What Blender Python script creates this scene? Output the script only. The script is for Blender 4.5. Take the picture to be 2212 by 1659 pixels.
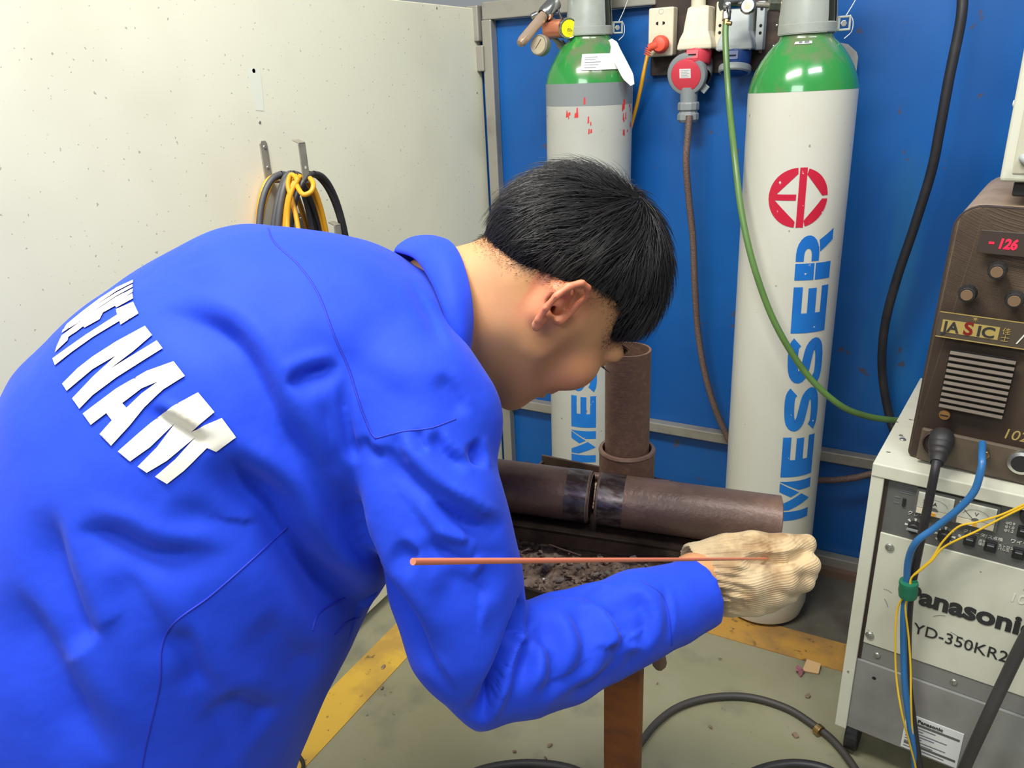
import bpy, bmesh, math, random
import numpy as np
from mathutils import Vector, Matrix, geometry, bvhtree, noise
random.seed(7); np.random.seed(7)
PI = math.pi
for o in list(bpy.data.objects): bpy.data.objects.remove(o)
scn = bpy.context.scene
COL = scn.collection

# ------------------------------------------------------------------ camera
FPX, CX, CY, CAMH = 1650., 1106., 829.5, 1.3
_d = np.array([194, 4170, 1650.]); _d /= np.linalg.norm(_d)
_h = np.array([-3206, -530, 1650.]); _h -= _d*(_h@_d); _h /= np.linalg.norm(_h)
_X = -_h; _Z = -_d; _Y = np.cross(_Z, _X)
RM = np.stack([_X, _Y, _Z])                     # world = RM @ (right, down, forward)
C0 = np.array([0, 0, CAMH])
cam = bpy.data.cameras.new('camera'); camo = bpy.data.objects.new('camera', cam); COL.objects.link(camo)
cam.sensor_width = 36; cam.lens = FPX/2212*36; cam.clip_start = 0.02
M = Matrix([[RM[i][0], -RM[i][1], -RM[i][2], C0[i]] for i in range(3)] + [[0, 0, 0, 1]])
camo.matrix_world = M
scn.camera = camo

# ------------------------------------------------------------------ world, lights, exposure
scn.view_settings.view_transform = 'Standard'; scn.view_settings.look = 'None'
scn.view_settings.gamma = 1; scn.view_settings.use_curve_mapping = False
scn.view_settings.exposure = 0.0
w = bpy.data.worlds.new('world'); scn.world = w; w.use_nodes = True
w.node_tree.nodes['Background'].inputs[0].default_value = (0.93, 0.97, 1.0, 1)
w.node_tree.nodes['Background'].inputs[1].default_value = 0.31
def area(name, loc, target, sx, sy, power, col):
    l = bpy.data.lights.new(name, 'AREA'); l.shape = 'RECTANGLE'; l.size = sx; l.size_y = sy; l.energy = power; l.color = col
    o = bpy.data.objects.new(name, l); COL.objects.link(o); o.location = loc
    o.rotation_euler = (Vector(target)-Vector(loc)).to_track_quat('-Z', 'Y').to_euler()
area('hall_lamp', (-0.72, 0.35, 2.55), (-0.85, 0.9, 0.8), 1.0, 0.3, 50, (1.0, 0.98, 0.88))
area('hall_lamp', (0.9, 0.3, 3.2), (0.0, 1.5, 0.7), 1.2, 0.35, 38, (0.95, 0.98, 1.0))
area('hall_lamp', (-0.4, -1.6, 2.6), (-0.4, 1.3, 0.9), 1.4, 0.5, 30, (0.95, 0.98, 1.0))

# ------------------------------------------------------------------ picture helpers used to take real positions
def rayd(px, py): return RM @ np.array([(px-CX)/FPX, (py-CY)/FPX, 1.])
def at(px, py, dep): return rayd(px, py)*dep + C0
def onx(px, py, x): v = rayd(px, py); return v*x/v[0] + C0
def ony(px, py, y): v = rayd(px, py); return v*y/v[1] + C0
def onz(px, py, z): v = rayd(px, py); return v*(z-CAMH)/v[2] + C0

# ------------------------------------------------------------------ objects
def link(o, parent=None, world=False):
    COL.objects.link(o)
    if parent is not None:
        o.parent = parent
        if world: o.matrix_parent_inverse = mw(parent).inverted()
    return o
def mw(o):
    m = Matrix.LocRotScale(o.location, o.rotation_euler, o.scale)
    if o.parent is not None: m = mw(o.parent) @ o.matrix_parent_inverse @ m
    return m
def tag(o, label=None, cat=None, group=None, kind=None):
    if label: o['label'] = label
    if cat: o['category'] = cat
    if group: o['group'] = group
    if kind: o['kind'] = kind
    return o
def thing(name, label, cat, loc=(0, 0, 0), rot=(0, 0, 0), group=None):
    o = bpy.data.objects.new(name, None); o.empty_display_size = .05; COL.objects.link(o)
    o.location = loc; o.rotation_euler = rot
    return tag(o, label, cat, group)

class MB:
    def __init__(s): s.v = []; s.f = []
    def add(s, vs, fs):
        b = len(s.v); s.v += [tuple(float(c) for c in p) for p in vs]; s.f += [tuple(i+b for i in f) for f in fs]; return s
    def box(s, c, sz, rot=None):
        x, y, z = [q/2 for q in sz]
        vs = [Vector(p) for p in [(-x,-y,-z),(x,-y,-z),(x,y,-z),(-x,y,-z),(-x,-y,z),(x,-y,z),(x,y,z),(-x,y,z)]]
        if rot is not None: vs = [rot @ p for p in vs]
        vs = [p+Vector(c) for p in vs]
        return s.add(vs, [(0,3,2,1),(4,5,6,7),(0,1,5,4),(1,2,6,5),(2,3,7,6),(3,0,4,7)])
    def bb(s, x0, x1, y0, y1, z0, z1): return s.box(((x0+x1)/2, (y0+y1)/2, (z0+z1)/2), (x1-x0, y1-y0, z1-z0))
    def lathe(s, prof, o=(0,0,0), ax=(0,0,1), n=32, a0=0, a1=2*PI, ref=None):
        ax = Vector(ax).normalized(); r_ = Vector(ref) if ref is not None else (Vector((1,0,0)) if abs(ax.x) < .9 else Vector((0,1,0)))
        u = (r_-ax*r_.dot(ax)).normalized(); w_ = ax.cross(u); o = Vector(o)
        full = abs(a1-a0-2*PI) < 1e-6; m = n if full else n+1
        vs = []; fs = []
        for r, z in prof:
            for k in range(m):
                a = a0+(a1-a0)*k/n; vs.append(o+ax*z+(u*math.cos(a)+w_*math.sin(a))*max(r, 1e-5))
        for j in range(len(prof)-1):
            for k in range(n):
                k2 = (k+1) % m; fs.append((j*m+k, j*m+k2, (j+1)*m+k2, (j+1)*m+k))
        return s.add(vs, fs)
    def cyl(s, p0, p1, r0, r1=None, n=20, cap=True):
        p0 = Vector(p0); p1 = Vector(p1); d = p1-p0; L = d.length; r1 = r0 if r1 is None else r1
        pr = [(r0, 0), (r1, L)]
        if cap: pr = [(0, 0)]+pr+[(0, L)]
        return s.lathe(pr, p0, d, n)
    def tube(s, pts, r, n=10, smooth=6, cap=True, flat=1.0, up=None):
        P = catmull(pts, smooth) if smooth else [np.array(p, float) for p in pts]
        P = [Vector(p) for p in P]; N = len(P); vs = []; fs = []
        t = (P[1]-P[0]).normalized(); u = Vector(up) if up is not None else (Vector((0,0,1)) if abs(t.z) < .9 else Vector((1,0,0)))
        rr = catmull([[q] for q in r], smooth) if hasattr(r, '__len__') else None
        for i in range(N):
            t = (P[min(i+1, N-1)]-P[max(i-1, 0)]).normalized()
            u = (u-t*u.dot(t)).normalized(); v = t.cross(u); q = rr[i][0] if rr is not None else r
            for k in range(n):
                a = 2*PI*k/n; vs.append(P[i]+u*math.cos(a)*q+v*math.sin(a)*q*flat)
        for i in range(N-1):
            for k in range(n): fs.append((i*n+k, i*n+(k+1) % n, (i+1)*n+(k+1) % n, (i+1)*n+k))
        if cap: fs.append(tuple(range(n))[::-1]); fs.append(tuple((N-1)*n+k for k in range(n)))
        return s.add(vs, fs)
    def sphere(s, c, r, n=16, m=10, sc=(1,1,1)):
        pr = [(math.sin(PI*j/m), -math.cos(PI*j/m)) for j in range(m+1)]; t = MB().lathe(pr, n=n)
        return s.add([(c[0]+p[0]*r*sc[0], c[1]+p[1]*r*sc[1], c[2]+p[2]*r*sc[2]) for p in t.v], t.f)
    def prism(s, outline, axis_o, ex, ey, th):
        o = Vector(axis_o); ex = Vector(ex); ey = Vector(ey); nn = ex.cross(ey).normalized(); n = len(outline)
        vs = [o+ex*a+ey*b for a, b in outline]+[o+ex*a+ey*b+nn*th for a, b in outline]
        fs = [tuple(range(n))[::-1], tuple(range(n, 2*n))]+[(i, (i+1) % n, n+(i+1) % n, n+i) for i in range(n)]
        return s.add(vs, fs)
    def obj(s, name, m, parent=None, world=False, smooth=False, bev=0, seg=2, label=None):
        me = bpy.data.meshes.new(name); me.from_pydata(s.v, [], s.f); me.update()
        bm = bmesh.new(); bm.from_mesh(me); bmesh.ops.remove_doubles(bm, verts=bm.verts, dist=2e-6)
        bmesh.ops.recalc_face_normals(bm, faces=bm.faces); bm.to_mesh(me); bm.free()
        if m is not None: me.materials.append(m)
        o = bpy.data.objects.new(name, me); link(o, parent, world)
        if smooth:
            for p in me.polygons: p.use_smooth = True
            me.update(); md = o.modifiers.new('edges', 'EDGE_SPLIT'); md.split_angle = math.radians(38)
        if bev:
            md = o.modifiers.new('bevel', 'BEVEL'); md.width = bev; md.segments = seg; md.limit_method = 'ANGLE'; md.angle_limit = math.radians(40)
            if smooth: o.modifiers.move(1, 0)
        if label: o['label'] = label
        return o
def catmull(pts, k):
    P = [np.array(p, float) for p in pts]
    if len(P) < 3:
        return [P[0]+(P[-1]-P[0])*t for t in np.linspace(0, 1, k+1)]
    P = [2*P[0]-P[1]]+P+[2*P[-1]-P[-2]]; out = []
    for i in range(1, len(P)-2):
        a, b, c, d = P[i-1:i+3]
        for j in range(k):
            t = j/k; out.append(.5*((2*b)+(c-a)*t+(2*a-5*b+4*c-d)*t*t+(3*b-a-3*c+d)*t**3))
    out.append(P[-2]); return out
def meshobj(name, V, Fc, m, parent=None, world=True, smooth=True, label=None):
    me = bpy.data.meshes.new(name); me.from_pydata(np.asarray(V).tolist(), [], [tuple(f) for f in (Fc.tolist() if hasattr(Fc, 'tolist') else Fc)]); me.update()
    if m is not None: me.materials.append(m)
    if smooth: me.polygons.foreach_set('use_smooth', [True]*len(me.polygons))
    o = bpy.data.objects.new(name, me); link(o, parent, world)
    if label: o['label'] = label
    return o

# ------------------------------------------------------------------ materials
def srgb(r, g, b):
    f = lambda c: (c/255/12.92) if c/255 <= .04045 else ((c/255+.055)/1.055)**2.4
    return (f(r), f(g), f(b), 1)
def mat(name, col, rough=.5, metal=0., spec=.5, mix=None, bump=0., bscale=80., emit=None, coat=0., sheen=0., trans=0., vec='Object', sss=0.):
    """mix: list of (colour, noise scale (x,y,z), low, high, detail, strength)"""
    m = bpy.data.materials.new(name); m.use_nodes = True; nt = m.node_tree; N = nt.nodes; L = nt.links
    b = N['Principled BSDF']; b.inputs['Roughness'].default_value = rough; b.inputs['Metallic'].default_value = metal
    b.inputs['Specular IOR Level'].default_value = spec; b.inputs['Coat Weight'].default_value = coat
    b.inputs['Sheen Weight'].default_value = sheen; b.inputs['Transmission Weight'].default_value = trans
    if sss: b.inputs['Subsurface Weight'].default_value = sss; b.inputs['Subsurface Radius'].default_value = (.012, .004, .002); b.inputs['Subsurface Scale'].default_value = 1
    tc = N.new('ShaderNodeTexCoord'); out = None
    for (c2, sc, lo, hi, det, st) in (mix or []):
        mp = N.new('ShaderNodeMapping'); mp.inputs['Scale'].default_value = sc; L.new(tc.outputs[vec], mp.inputs['Vector'])
        nz = N.new('ShaderNodeTexNoise'); nz.inputs['Scale'].default_value = 1; nz.inputs['Detail'].default_value = det; nz.inputs['Roughness'].default_value = .6
        L.new(mp.outputs[0], nz.inputs['Vector'])
        rp = N.new('ShaderNodeMapRange'); rp.inputs['From Min'].default_value = lo; rp.inputs['From Max'].default_value = hi; rp.inputs['To Max'].default_value = st
        L.new(nz.outputs['Fac'], rp.inputs['Value'])
        mx = N.new('ShaderNodeMix'); mx.data_type = 'RGBA'; L.new(rp.outputs[0], mx.inputs['Factor'])
        if out is None: mx.inputs['A'].default_value = col
        else: L.new(out, mx.inputs['A'])
        mx.inputs['B'].default_value = c2; out = mx.outputs['Result']
    if out is None: b.inputs['Base Color'].default_value = col
    else: L.new(out, b.inputs['Base Color'])
    if bump:
        nz = N.new('ShaderNodeTexNoise'); nz.inputs['Scale'].default_value = bscale; nz.inputs['Detail'].default_value = 4
        L.new(tc.outputs[vec], nz.inputs['Vector'])
        bp = N.new('ShaderNodeBump'); bp.inputs['Strength'].default_value = bump; bp.inputs['Distance'].default_value = .002
        L.new(nz.outputs['Fac'], bp.inputs['Height']); L.new(bp.outputs[0], b.inputs['Normal'])
    if emit: b.inputs['Emission Color'].default_value = emit[0]; b.inputs['Emission Strength'].default_value = emit[1]
    return m
S = srgb
m_wallw = mat('painted_white_sheet', S(230, 227, 204), .42, mix=[(S(190, 180, 160), (2.2, 2.2, 2.2), .5, .8, 3, .35), (S(216, 220, 190), (1.2, 1.2, 1.2), .52, .8, 2, .5), (S(120, 100, 86), (130, 130, 130), .725, .755, 1, .55), (S(160, 140, 122), (26, 26, 40), .72, .80, 3, .4)])
m_blue = mat('blue_painted_sheet', S(6, 82, 156), .36, mix=[(S(20, 106, 182), (1.6, 1.6, 2.5), .45, .8, 3, .6), (S(60, 140, 175), (5, 5, .8), .64, .8, 3, .45), (S(82, 66, 60), (24, 24, 24), .70, .74, 2, .7)])
m_steelp = mat('grey_frame_paint', S(150, 146, 136), .4, .25, mix=[(S(104, 96, 86), (9, 9, 9), .5, .7, 4, .6)])
m_beam = mat('beige_beam', S(176, 164, 148), .55, mix=[(S(110, 84, 66), (7, 7, 7), .55, .7, 4, .6)])
m_floor = mat('painted_concrete', S(134, 131, 104), .5, mix=[(S(146, 142, 122), (2.5, 2.5, 2.5), .45, .65, 4, .8), (S(104, 104, 90), (6, 6, 6), .55, .7, 4, .6), (S(78, 72, 60), (28, 28, 28), .68, .74, 3, .7)], bump=.25, bscale=60)
m_floord = mat('dark_concrete', S(88, 84, 74), .6, mix=[(S(70, 58, 50), (9, 9, 9), .45, .65, 4, .7), (S(120, 116, 106), (30, 30, 30), .7, .76, 2, .5)])
m_yel = mat('yellow_floor_paint', S(206, 166, 62), .5, mix=[(S(160, 126, 66), (6, 6, 6), .45, .62, 5, .75), (S(96, 78, 50), (35, 35, 35), .63, .70, 3, .8)])
m_yel2 = mat('worn_yellow_floor_paint', S(180, 136, 62), .55, mix=[(S(140, 106, 66), (8, 8, 8), .42, .6, 5, .8), (S(92, 72, 50), (35, 35, 35), .60, .70, 3, .8)])
m_cylw = mat('cylinder_white', S(199, 198, 188), .33, coat=.15, mix=[(S(196, 192, 176), (4, 4, 4), .5, .7, 4, .5), (S(100, 94, 84), (60, 60, 60), .735, .76, 2, .6), (S(180, 162, 124), (30, 30, 2.5), .70, .78, 3, .45)])
m_cylg = mat('cylinder_grey_white', S(176, 177, 170), .38, mix=[(S(160, 158, 150), (4, 4, 4), .5, .7, 4, .5), (S(90, 80, 70), (42, 42, 42), .71, .74, 2, .7)])
m_band = mat('cylinder_grey', S(126, 132, 134), .38)
m_green = mat('cylinder_green', S(44, 132, 60), .2, coat=.5, mix=[(S(108, 112, 84), (9, 9, 9), .50, .62, 4, .8)])
m_cap = mat('cap_grey', S(158, 163, 156), .35, .1, mix=[(S(128, 130, 122), (12, 12, 12), .5, .7, 4, .5)])
m_red = mat('stencil_red', S(186, 24, 54), .4, mix=[(S(226, 220, 212), (60, 60, 60), .66, .70, 3, .95)])
m_blu = mat('stencil_blue', S(18, 104, 190), .4, mix=[(S(20, 120, 206), (9, 9, 9), .4, .6, 2, .6), (S(226, 222, 212), (70, 70, 70), .70, .73, 3, .9)])
m_redmk = mat('red_marker', S(206, 50, 50), .5)
m_paper = mat('paper_white', S(222, 222, 220), .55)
m_print = mat('grey_print', S(110, 112, 118), .6)
m_card = mat('grey_card', S(150, 150, 146), .6, mix=[(S(120, 118, 112), (14, 14, 14), .5, .7, 4, .5)])
m_wood = mat('dark_board', S(50, 38, 32), .7, mix=[(S(80, 60, 48), (4, 4, 40), .5, .7, 4, .7)])
m_cream = mat('cream_plastic', S(216, 206, 182), .45, mix=[(S(180, 164, 134), (14, 14, 14), .5, .72, 4, .5)])
m_greyp = mat('grey_plastic', S(132, 138, 140), .45)
m_greyl = mat('light_grey_plastic', S(170, 176, 176), .45)
m_cred = mat('red_plastic', S(206, 62, 78), .42)
m_orange = mat('orange_plastic', S(222, 84, 60), .45)
m_cblue = mat('dark_blue_plastic', S(24, 58, 120), .4)
m_black = mat('black_rubber', S(34, 33, 34), .55)
m_hole = mat('dark_hole', S(10, 9, 9), .8)
m_cabyel = mat('yellow_cable', S(214, 150, 26), .42)
m_cabyel2 = mat('yellow_wire', S(222, 180, 40), .42)
m_cabgrey = mat('charcoal_cable', S(70, 70, 74), .5)
m_cabdk = mat('dark_cable', S(40, 38, 42), .45, mix=[(S(70, 62, 56), (14, 14, 14), .5, .75, 3, .5)])
m_braid = mat('brown_braided_cable', S(118, 94, 84), .55, mix=[(S(66, 52, 48), (550, 550, 550), .42, .58, 1, .8)], bump=.5, bscale=400)
m_ghose = mat('green_hose', S(92, 128, 66), .35, trans=.15, mix=[(S(60, 84, 50), (10, 10, 6), .45, .7, 3, .6)])
m_bhose = mat('blue_hose', S(44, 104, 162), .35)
m_chrome = mat('chrome', S(190, 190, 186), .18, 1.)
m_zinc = mat('zinc_screw', S(190, 190, 184), .3, .9)
m_galv = mat('galvanized_strap', S(150, 144, 130), .45, .25, mix=[(S(110, 104, 92), (30, 30, 30), .45, .7, 4, .6)])
m_brass = mat('brass', S(176, 146, 96), .3, .9, mix=[(S(120, 96, 66), (30, 30, 30), .45, .7, 4, .6)])
m_copper = mat('copper_sleeve', S(214, 142, 106), .3, .6, mix=[(S(224, 130, 110), (14, 14, 14), .45, .6, 3, .6)])
m_flow = mat('clear_flow_tube', S(214, 186, 160), .12, trans=.6)
m_stick = mat('yellow_sticker', S(236, 224, 30), .4)
m_rust = mat('rusty_pipe_steel', S(118, 92, 80), .40, .2, mix=[(S(84, 64, 58), (12, 12, 12), .42, .6, 5, .7), (S(128, 98, 78), (20, 20, 20), .58, .72, 4, .6)], bump=.35, bscale=160)
m_rustp = mat('rusty_vertical_pipe', S(98, 72, 60), .6, .15, mix=[(S(120, 90, 72), (120, 120, 120), .45, .7, 3, .6)], bump=.3, bscale=200)
m_post = mat('rusty_orange_post', S(134, 76, 34), .55, .15, mix=[(S(96, 54, 34), (8, 8, 20), .42, .62, 5, .8), (S(150, 96, 40), (16, 16, 16), .6, .7, 3, .6)])
m_bright = mat('ground_bright_steel', S(120, 112, 112), .34, .75, mix=[(S(74, 58, 56), (30, 70, 70), .42, .58, 4, 1.), (S(60, 56, 84), (12, 30, 30), .5, .7, 3, .7)])
m_slag = mat('slag_dirt', S(122, 100, 84), .7, mix=[(S(170, 146, 124), (40, 40, 40), .45, .65, 4, .8)], bump=.8, bscale=150)
m_flake = mat('grey_flake', S(160, 150, 140), .3, .5, mix=[(S(84, 72, 62), (60, 60, 60), .45, .6, 3, .8)])
m_tray = mat('blackened_tray', S(82, 66, 58), .4, .5, mix=[(S(30, 26, 24), (14, 14, 14), .4, .6, 4, .8)])
m_pana = mat('cabinet_cream', S(206, 205, 188), .4, mix=[(S(170, 166, 146), (5, 5, 3), .48, .7, 4, .6), (S(70, 64, 56), (40, 40, 40), .71, .74, 2, .8)])
m_panag = mat('cabinet_grey', S(126, 126, 122), .45, mix=[(S(100, 98, 94), (6, 6, 6), .45, .65, 4, .6)])
m_panad = mat('cabinet_dark_grey', S(98, 98, 96), .45, mix=[(S(76, 74, 70), (8, 8, 8), .45, .65, 4, .6)])
m_ink = mat('black_ink', S(44, 44, 46), .5)
m_white = mat('white_ink', S(224, 222, 210), .5)
m_jas = mat('welder_brown', S(92, 80, 66), .5, .1, mix=[(S(74, 62, 52), (10, 10, 10), .45, .65, 4, .7)])
m_jasc = mat('welder_casing', S(176, 152, 128), .5, mix=[(S(140, 116, 96), (9, 9, 9), .45, .65, 4, .6)])
m_jasd = mat('welder_dark', S(58, 44, 38), .5)
m_gold = mat('gold_print', S(186, 162, 96), .4, .3)
m_dred = mat('dark_red_print', S(120, 24, 24), .4)
m_led = mat('red_led', S(255, 20, 40), .5, emit=(S(255, 20, 50), 2.6))
m_disp = mat('display_glass', S(66, 56, 50), .2)
m_tape = mat('green_tape', S(26, 106, 78), .5)
m_meter = mat('meter_face', S(206, 206, 192), .3, mix=[(S(170, 168, 150), (30, 30, 30), .45, .6, 3, .6)])
m_amber = mat('amber_mark', S(226, 160, 60), .4)
m_rod = mat('copper_filler_rod', S(228, 128, 98), .38, .1)
m_wood2 = mat('raw_wood', S(196, 160, 116), .6)
m_purple = mat('pink_paper', S(150, 96, 110), .6)
m_skin = mat('skin', S(207, 152, 102), .5, sss=.06, mix=[(S(206, 138, 104), (14, 14, 14), .45, .7, 2, .6), (S(192, 138, 92), (22, 22, 22), .5, .7, 3, .4)], bump=.06, bscale=700)
_nt = m_skin.node_tree; _b = _nt.nodes['Principled BSDF']; _l = _b.inputs['Base Color'].links[0].from_socket
_at = _nt.nodes.new('ShaderNodeAttribute'); _at.attribute_name = 'flush'; _mx = _nt.nodes.new('ShaderNodeMix'); _mx.data_type = 'RGBA'
_ml = _nt.nodes.new('ShaderNodeMath'); _ml.operation = 'MULTIPLY'; _ml.inputs[1].default_value = .6; _nt.links.new(_at.outputs['Fac'], _ml.inputs[0])
_nt.links.new(_ml.outputs[0], _mx.inputs['Factor']); _nt.links.new(_l, _mx.inputs['A']); _mx.inputs['B'].default_value = S(216, 112, 88); _nt.links.new(_mx.outputs['Result'], _b.inputs['Base Color'])
m_ear = mat('ear_skin', S(224, 146, 122), .5, sss=.2)
m_hair = mat('black_hair', S(38, 35, 36), .42, spec=.6)
m_hairb = mat('scalp_hair', S(15, 14, 14), .9, spec=.1)
m_lip = mat('lips', S(176, 104, 92), .45)
m_eye = mat('eye_white', S(220, 214, 206), .2)
m_trou = mat('navy_trousers', S(34, 48, 120), .7)
m_boot = mat('black_boot', S(30, 28, 28), .5)
def cloth_mat(name, c1, c2, c3):
    m = mat(name, c1, .7, sheen=.08, spec=.25, mix=[(c2, (3, 3, 3), .45, .7, 3, .5), (c3, (9, 9, 9), .6, .8, 4, .3)])
    nt = m.node_tree; N = nt.nodes; L = nt.links; b = N['Principled BSDF']
    tc = N.new('ShaderNodeTexCoord'); bp1 = N.new('ShaderNodeBump')
    n1 = N.new('ShaderNodeTexNoise'); n1.inputs['Scale'].default_value = 16; n1.inputs['Detail'].default_value = 3; L.new(tc.outputs['Object'], n1.inputs['Vector'])
    bp1.inputs['Strength'].default_value = .35; bp1.inputs['Distance'].default_value = .008; L.new(n1.outputs[0], bp1.inputs['Height'])
    n2 = N.new('ShaderNodeTexNoise'); n2.inputs['Scale'].default_value = 900; L.new(tc.outputs['Object'], n2.inputs['Vector'])
    bp2 = N.new('ShaderNodeBump'); bp2.inputs['Strength'].default_value = .1; bp2.inputs['Distance'].default_value = .001
    L.new(n2.outputs[0], bp2.inputs['Height']); L.new(bp1.outputs[0], bp2.inputs['Normal']); L.new(bp2.outputs[0], b.inputs['Normal'])
    return m
m_shirt = cloth_mat('blue_work_cotton', S(24, 64, 206), S(32, 74, 218), S(20, 56, 190))
m_seam = mat('seam_thread', S(24, 46, 180), .7)
m_letter = mat('shirt_lettering', S(212, 209, 198), .55, mix=[(S(198, 190, 170), (12, 12, 12), .45, .7, 3, .6)])
def glove_mat():
    m = mat('cotton_knit', S(198, 172, 132), .9, sheen=.2, spec=.15, mix=[(S(128, 90, 54), (24, 24, 24), .46, .64, 4, .75), (S(206, 188, 154), (10, 10, 10), .50, .68, 2, .6)])
    nt = m.node_tree; N = nt.nodes; L = nt.links; b = N['Principled BSDF']
    tc = N.new('ShaderNodeTexCoord'); mp = N.new('ShaderNodeMapping'); wv = N.new('ShaderNodeTexWave')
    mp.inputs['Rotation'].default_value = (0, math.radians(14), 0)
    L.new(tc.outputs['Object'], mp.inputs['Vector']); L.new(mp.outputs[0], wv.inputs['Vector'])
    wv.bands_direction = 'Z'; wv.inputs['Scale'].default_value = 120; wv.inputs['Distortion'].default_value = 2.2; wv.inputs['Detail'].default_value = 1; wv.inputs['Detail Scale'].default_value = .25
    bp = N.new('ShaderNodeBump'); bp.inputs['Strength'].default_value = .35; bp.inputs['Distance'].default_value = .0009
    n2 = N.new('ShaderNodeTexNoise'); n2.inputs['Scale'].default_value = 600; L.new(tc.outputs['Object'], n2.inputs['Vector'])
    b2 = N.new('ShaderNodeBump'); b2.inputs['Strength'].default_value = .4; b2.inputs['Distance'].default_value = .001
    L.new(wv.outputs['Fac'], bp.inputs['Height']); L.new(n2.outputs[0], b2.inputs['Height']); L.new(bp.outputs[0], b2.inputs['Normal']); L.new(b2.outputs[0], b.inputs['Normal'])
    return m
m_glove = glove_mat()

# ------------------------------------------------------------------ print (flat lettering as thin geometry)
def fillpoly(polys, step):
    """triangulate outlines (holes by even-odd order: outer first, then holes) with interior points every step"""
    vs = []; faces = []; edges = []
    def inside(x, y, P):
        c = False; n = len(P); j = n-1
        for i in range(n):
            if (P[i][1] > y) != (P[j][1] > y) and x < (P[j][0]-P[i][0])*(y-P[i][1])/(P[j][1]-P[i][1])+P[i][0]: c = not c
            j = i
        return c
    for P in polys:
        b = len(vs); Q = []
        for i in range(len(P)):
            a = P[i]; c = P[(i+1) % len(P)]; k = max(1, int(math.hypot(c[0]-a[0], c[1]-a[1])/step))
            Q += [(a[0]+(c[0]-a[0])*t/k, a[1]+(c[1]-a[1])*t/k) for t in range(k)]
        vs += Q; edges += [(b+i, b+(i+1) % len(Q)) for i in range(len(Q))]
    xs = [p[0] for p in vs]; ys = [p[1] for p in vs]
    x = min(xs)+step/2
    while x < max(xs):
        y = min(ys)+step/2
        while y < max(ys):
            if sum(inside(x, y, P) for P in polys) % 2 == 1: vs.append((x+random.uniform(-.1, .1)*step, y+random.uniform(-.1, .1)*step))
            y += step
        x += step
    r = geometry.delaunay_2d_cdt([Vector(p) for p in vs], edges, [], 0, 1e-6)
    V2 = [tuple(p) for p in r[0]]; T = []
    for f in r[2]:
        cx = sum(V2[i][0] for i in f)/3; cy = sum(V2[i][1] for i in f)/3
        if sum(inside(cx, cy, P) for P in polys) % 2 == 1: T.append(tuple(f))
    return V2, T
def text(name, body, size, m, parent, loc, rot=(PI/2, 0, 0), sx=1., bold=0., spacing=1., shear=0., align='LEFT', ext=.0003):
    cu = bpy.data.curves.new(name, 'FONT'); cu.body = body; cu.size = size; cu.offset = bold; cu.space_character = spacing; cu.shear = shear
    cu.align_x = align; cu.extrude = ext; cu.resolution_u = 4
    t = bpy.data.objects.new(name, cu); COL.objects.link(t)
    me = bpy.data.meshes.new_from_object(t.evaluated_get(bpy.context.evaluated_depsgraph_get()))
    COL.objects.unlink(t); bpy.data.objects.remove(t)
    me.materials.clear(); me.materials.append(m)
    o = bpy.data.objects.new(name, me); link(o, parent); o.location = loc; o.rotation_euler = rot; o.scale = (sx, 1, 1)
    return o

# ================================================================== THE SETTING
def struct(o): o['kind'] = 'structure'; return o
WX, WY = -1.153, 1.98
struct(MB().bb(-1.6, 2.6, -2.2, 3.0, -.1, 0).obj('floor', m_floor))
flo = bpy.data.objects['floor']
MB().bb(-1.15, 1.6, 1.665, WY, 0, .0012).obj('concrete_apron', m_floord, flo)
MB().bb(-1.0, 1.6, 1.565, 1.665, 0, .002).obj('painted_stripe', m_yel2, flo, label='worn yellow floor stripe along the blue wall')
MB().bb(-1.085, -.985, -.6, 1.665, 0, .002).obj('painted_stripe', m_yel, flo, label='yellow floor stripe along the white wall')
# left wall
struct(MB().bb(WX-.04, WX, -1.2, WY-.012, .03, 1.486).obj('wall_left', m_wallw, bev=.002))
wl = bpy.data.objects['wall_left']
def screw(p, n, r, parent, m=m_zinc, name='screw', world=False, h=.4):
    n = Vector(n).normalized(); mb = MB(); mb.lathe([(r, 0), (r, r*.15), (r*.8, r*h), (r*.35, r*h*1.25), (r*.3, r*.12), (0, r*.12)], p, n, 14)
    return mb.obj(name, m, parent, world, smooth=True)
for p in [(1028, 37), (1035, 102), (1030, 200), (943, 17), (561, 264)]: screw(onx(*p, WX), (1, 0, 0), .003, wl, m_galv, 'rivet')
MB().lathe([(.004, .0004), (0, .0004)], onx(548, 153, WX), (1, 0, 0), 12).obj('screw_hole', m_hole, wl)
pp = [onx(533, 150, WX), onx(548, 143, WX), onx(562, 152, WX), onx(566, 190, WX), onx(570, 240, WX), onx(552, 238, WX), onx(542, 200, WX)]
MB().add([(WX+.0004, q[1], q[2]) for q in pp], [tuple(range(len(pp)))]).obj('clean_patch', mat('clean_paint', S(228, 229, 212), .4), wl)
# back wall
struct(MB().bb(WX-.02, 1.6, WY, WY+.03, .04, 1.456).obj('wall_back', m_blue))
wb = bpy.data.objects['wall_back']
MB().bb(-.66, 1.6, WY, WY+.03, 1.456, 1.95).obj('upper_sheet', m_blue, wb)
MB().bb(-.66, 1.6, WY-.004, WY, 1.475, 1.50).obj('sheet_joint', mat('dark_blue_joint', S(10, 50, 100), .5), wb)
def rail(n, x0, x1, y0, y1, z0, z1, m=m_steelp, bev=.003): return struct(MB().bb(x0, x1, y0, y1, z0, z1).obj(n, m, bev=bev))
rail('trim_1', -1.135, -.655, WY-.03, WY, 1.456, 1.50)
rail('trim_2', -1.15, -.66, WY-.02, WY+.08, 1.512, 1.66, m_beam)
rail('trim_3', -1.135, 1.6, WY-.03, WY, .335, .365)
rail('trim_4', -1.135, 1.6, WY-.03, WY, .01, .05)
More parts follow.
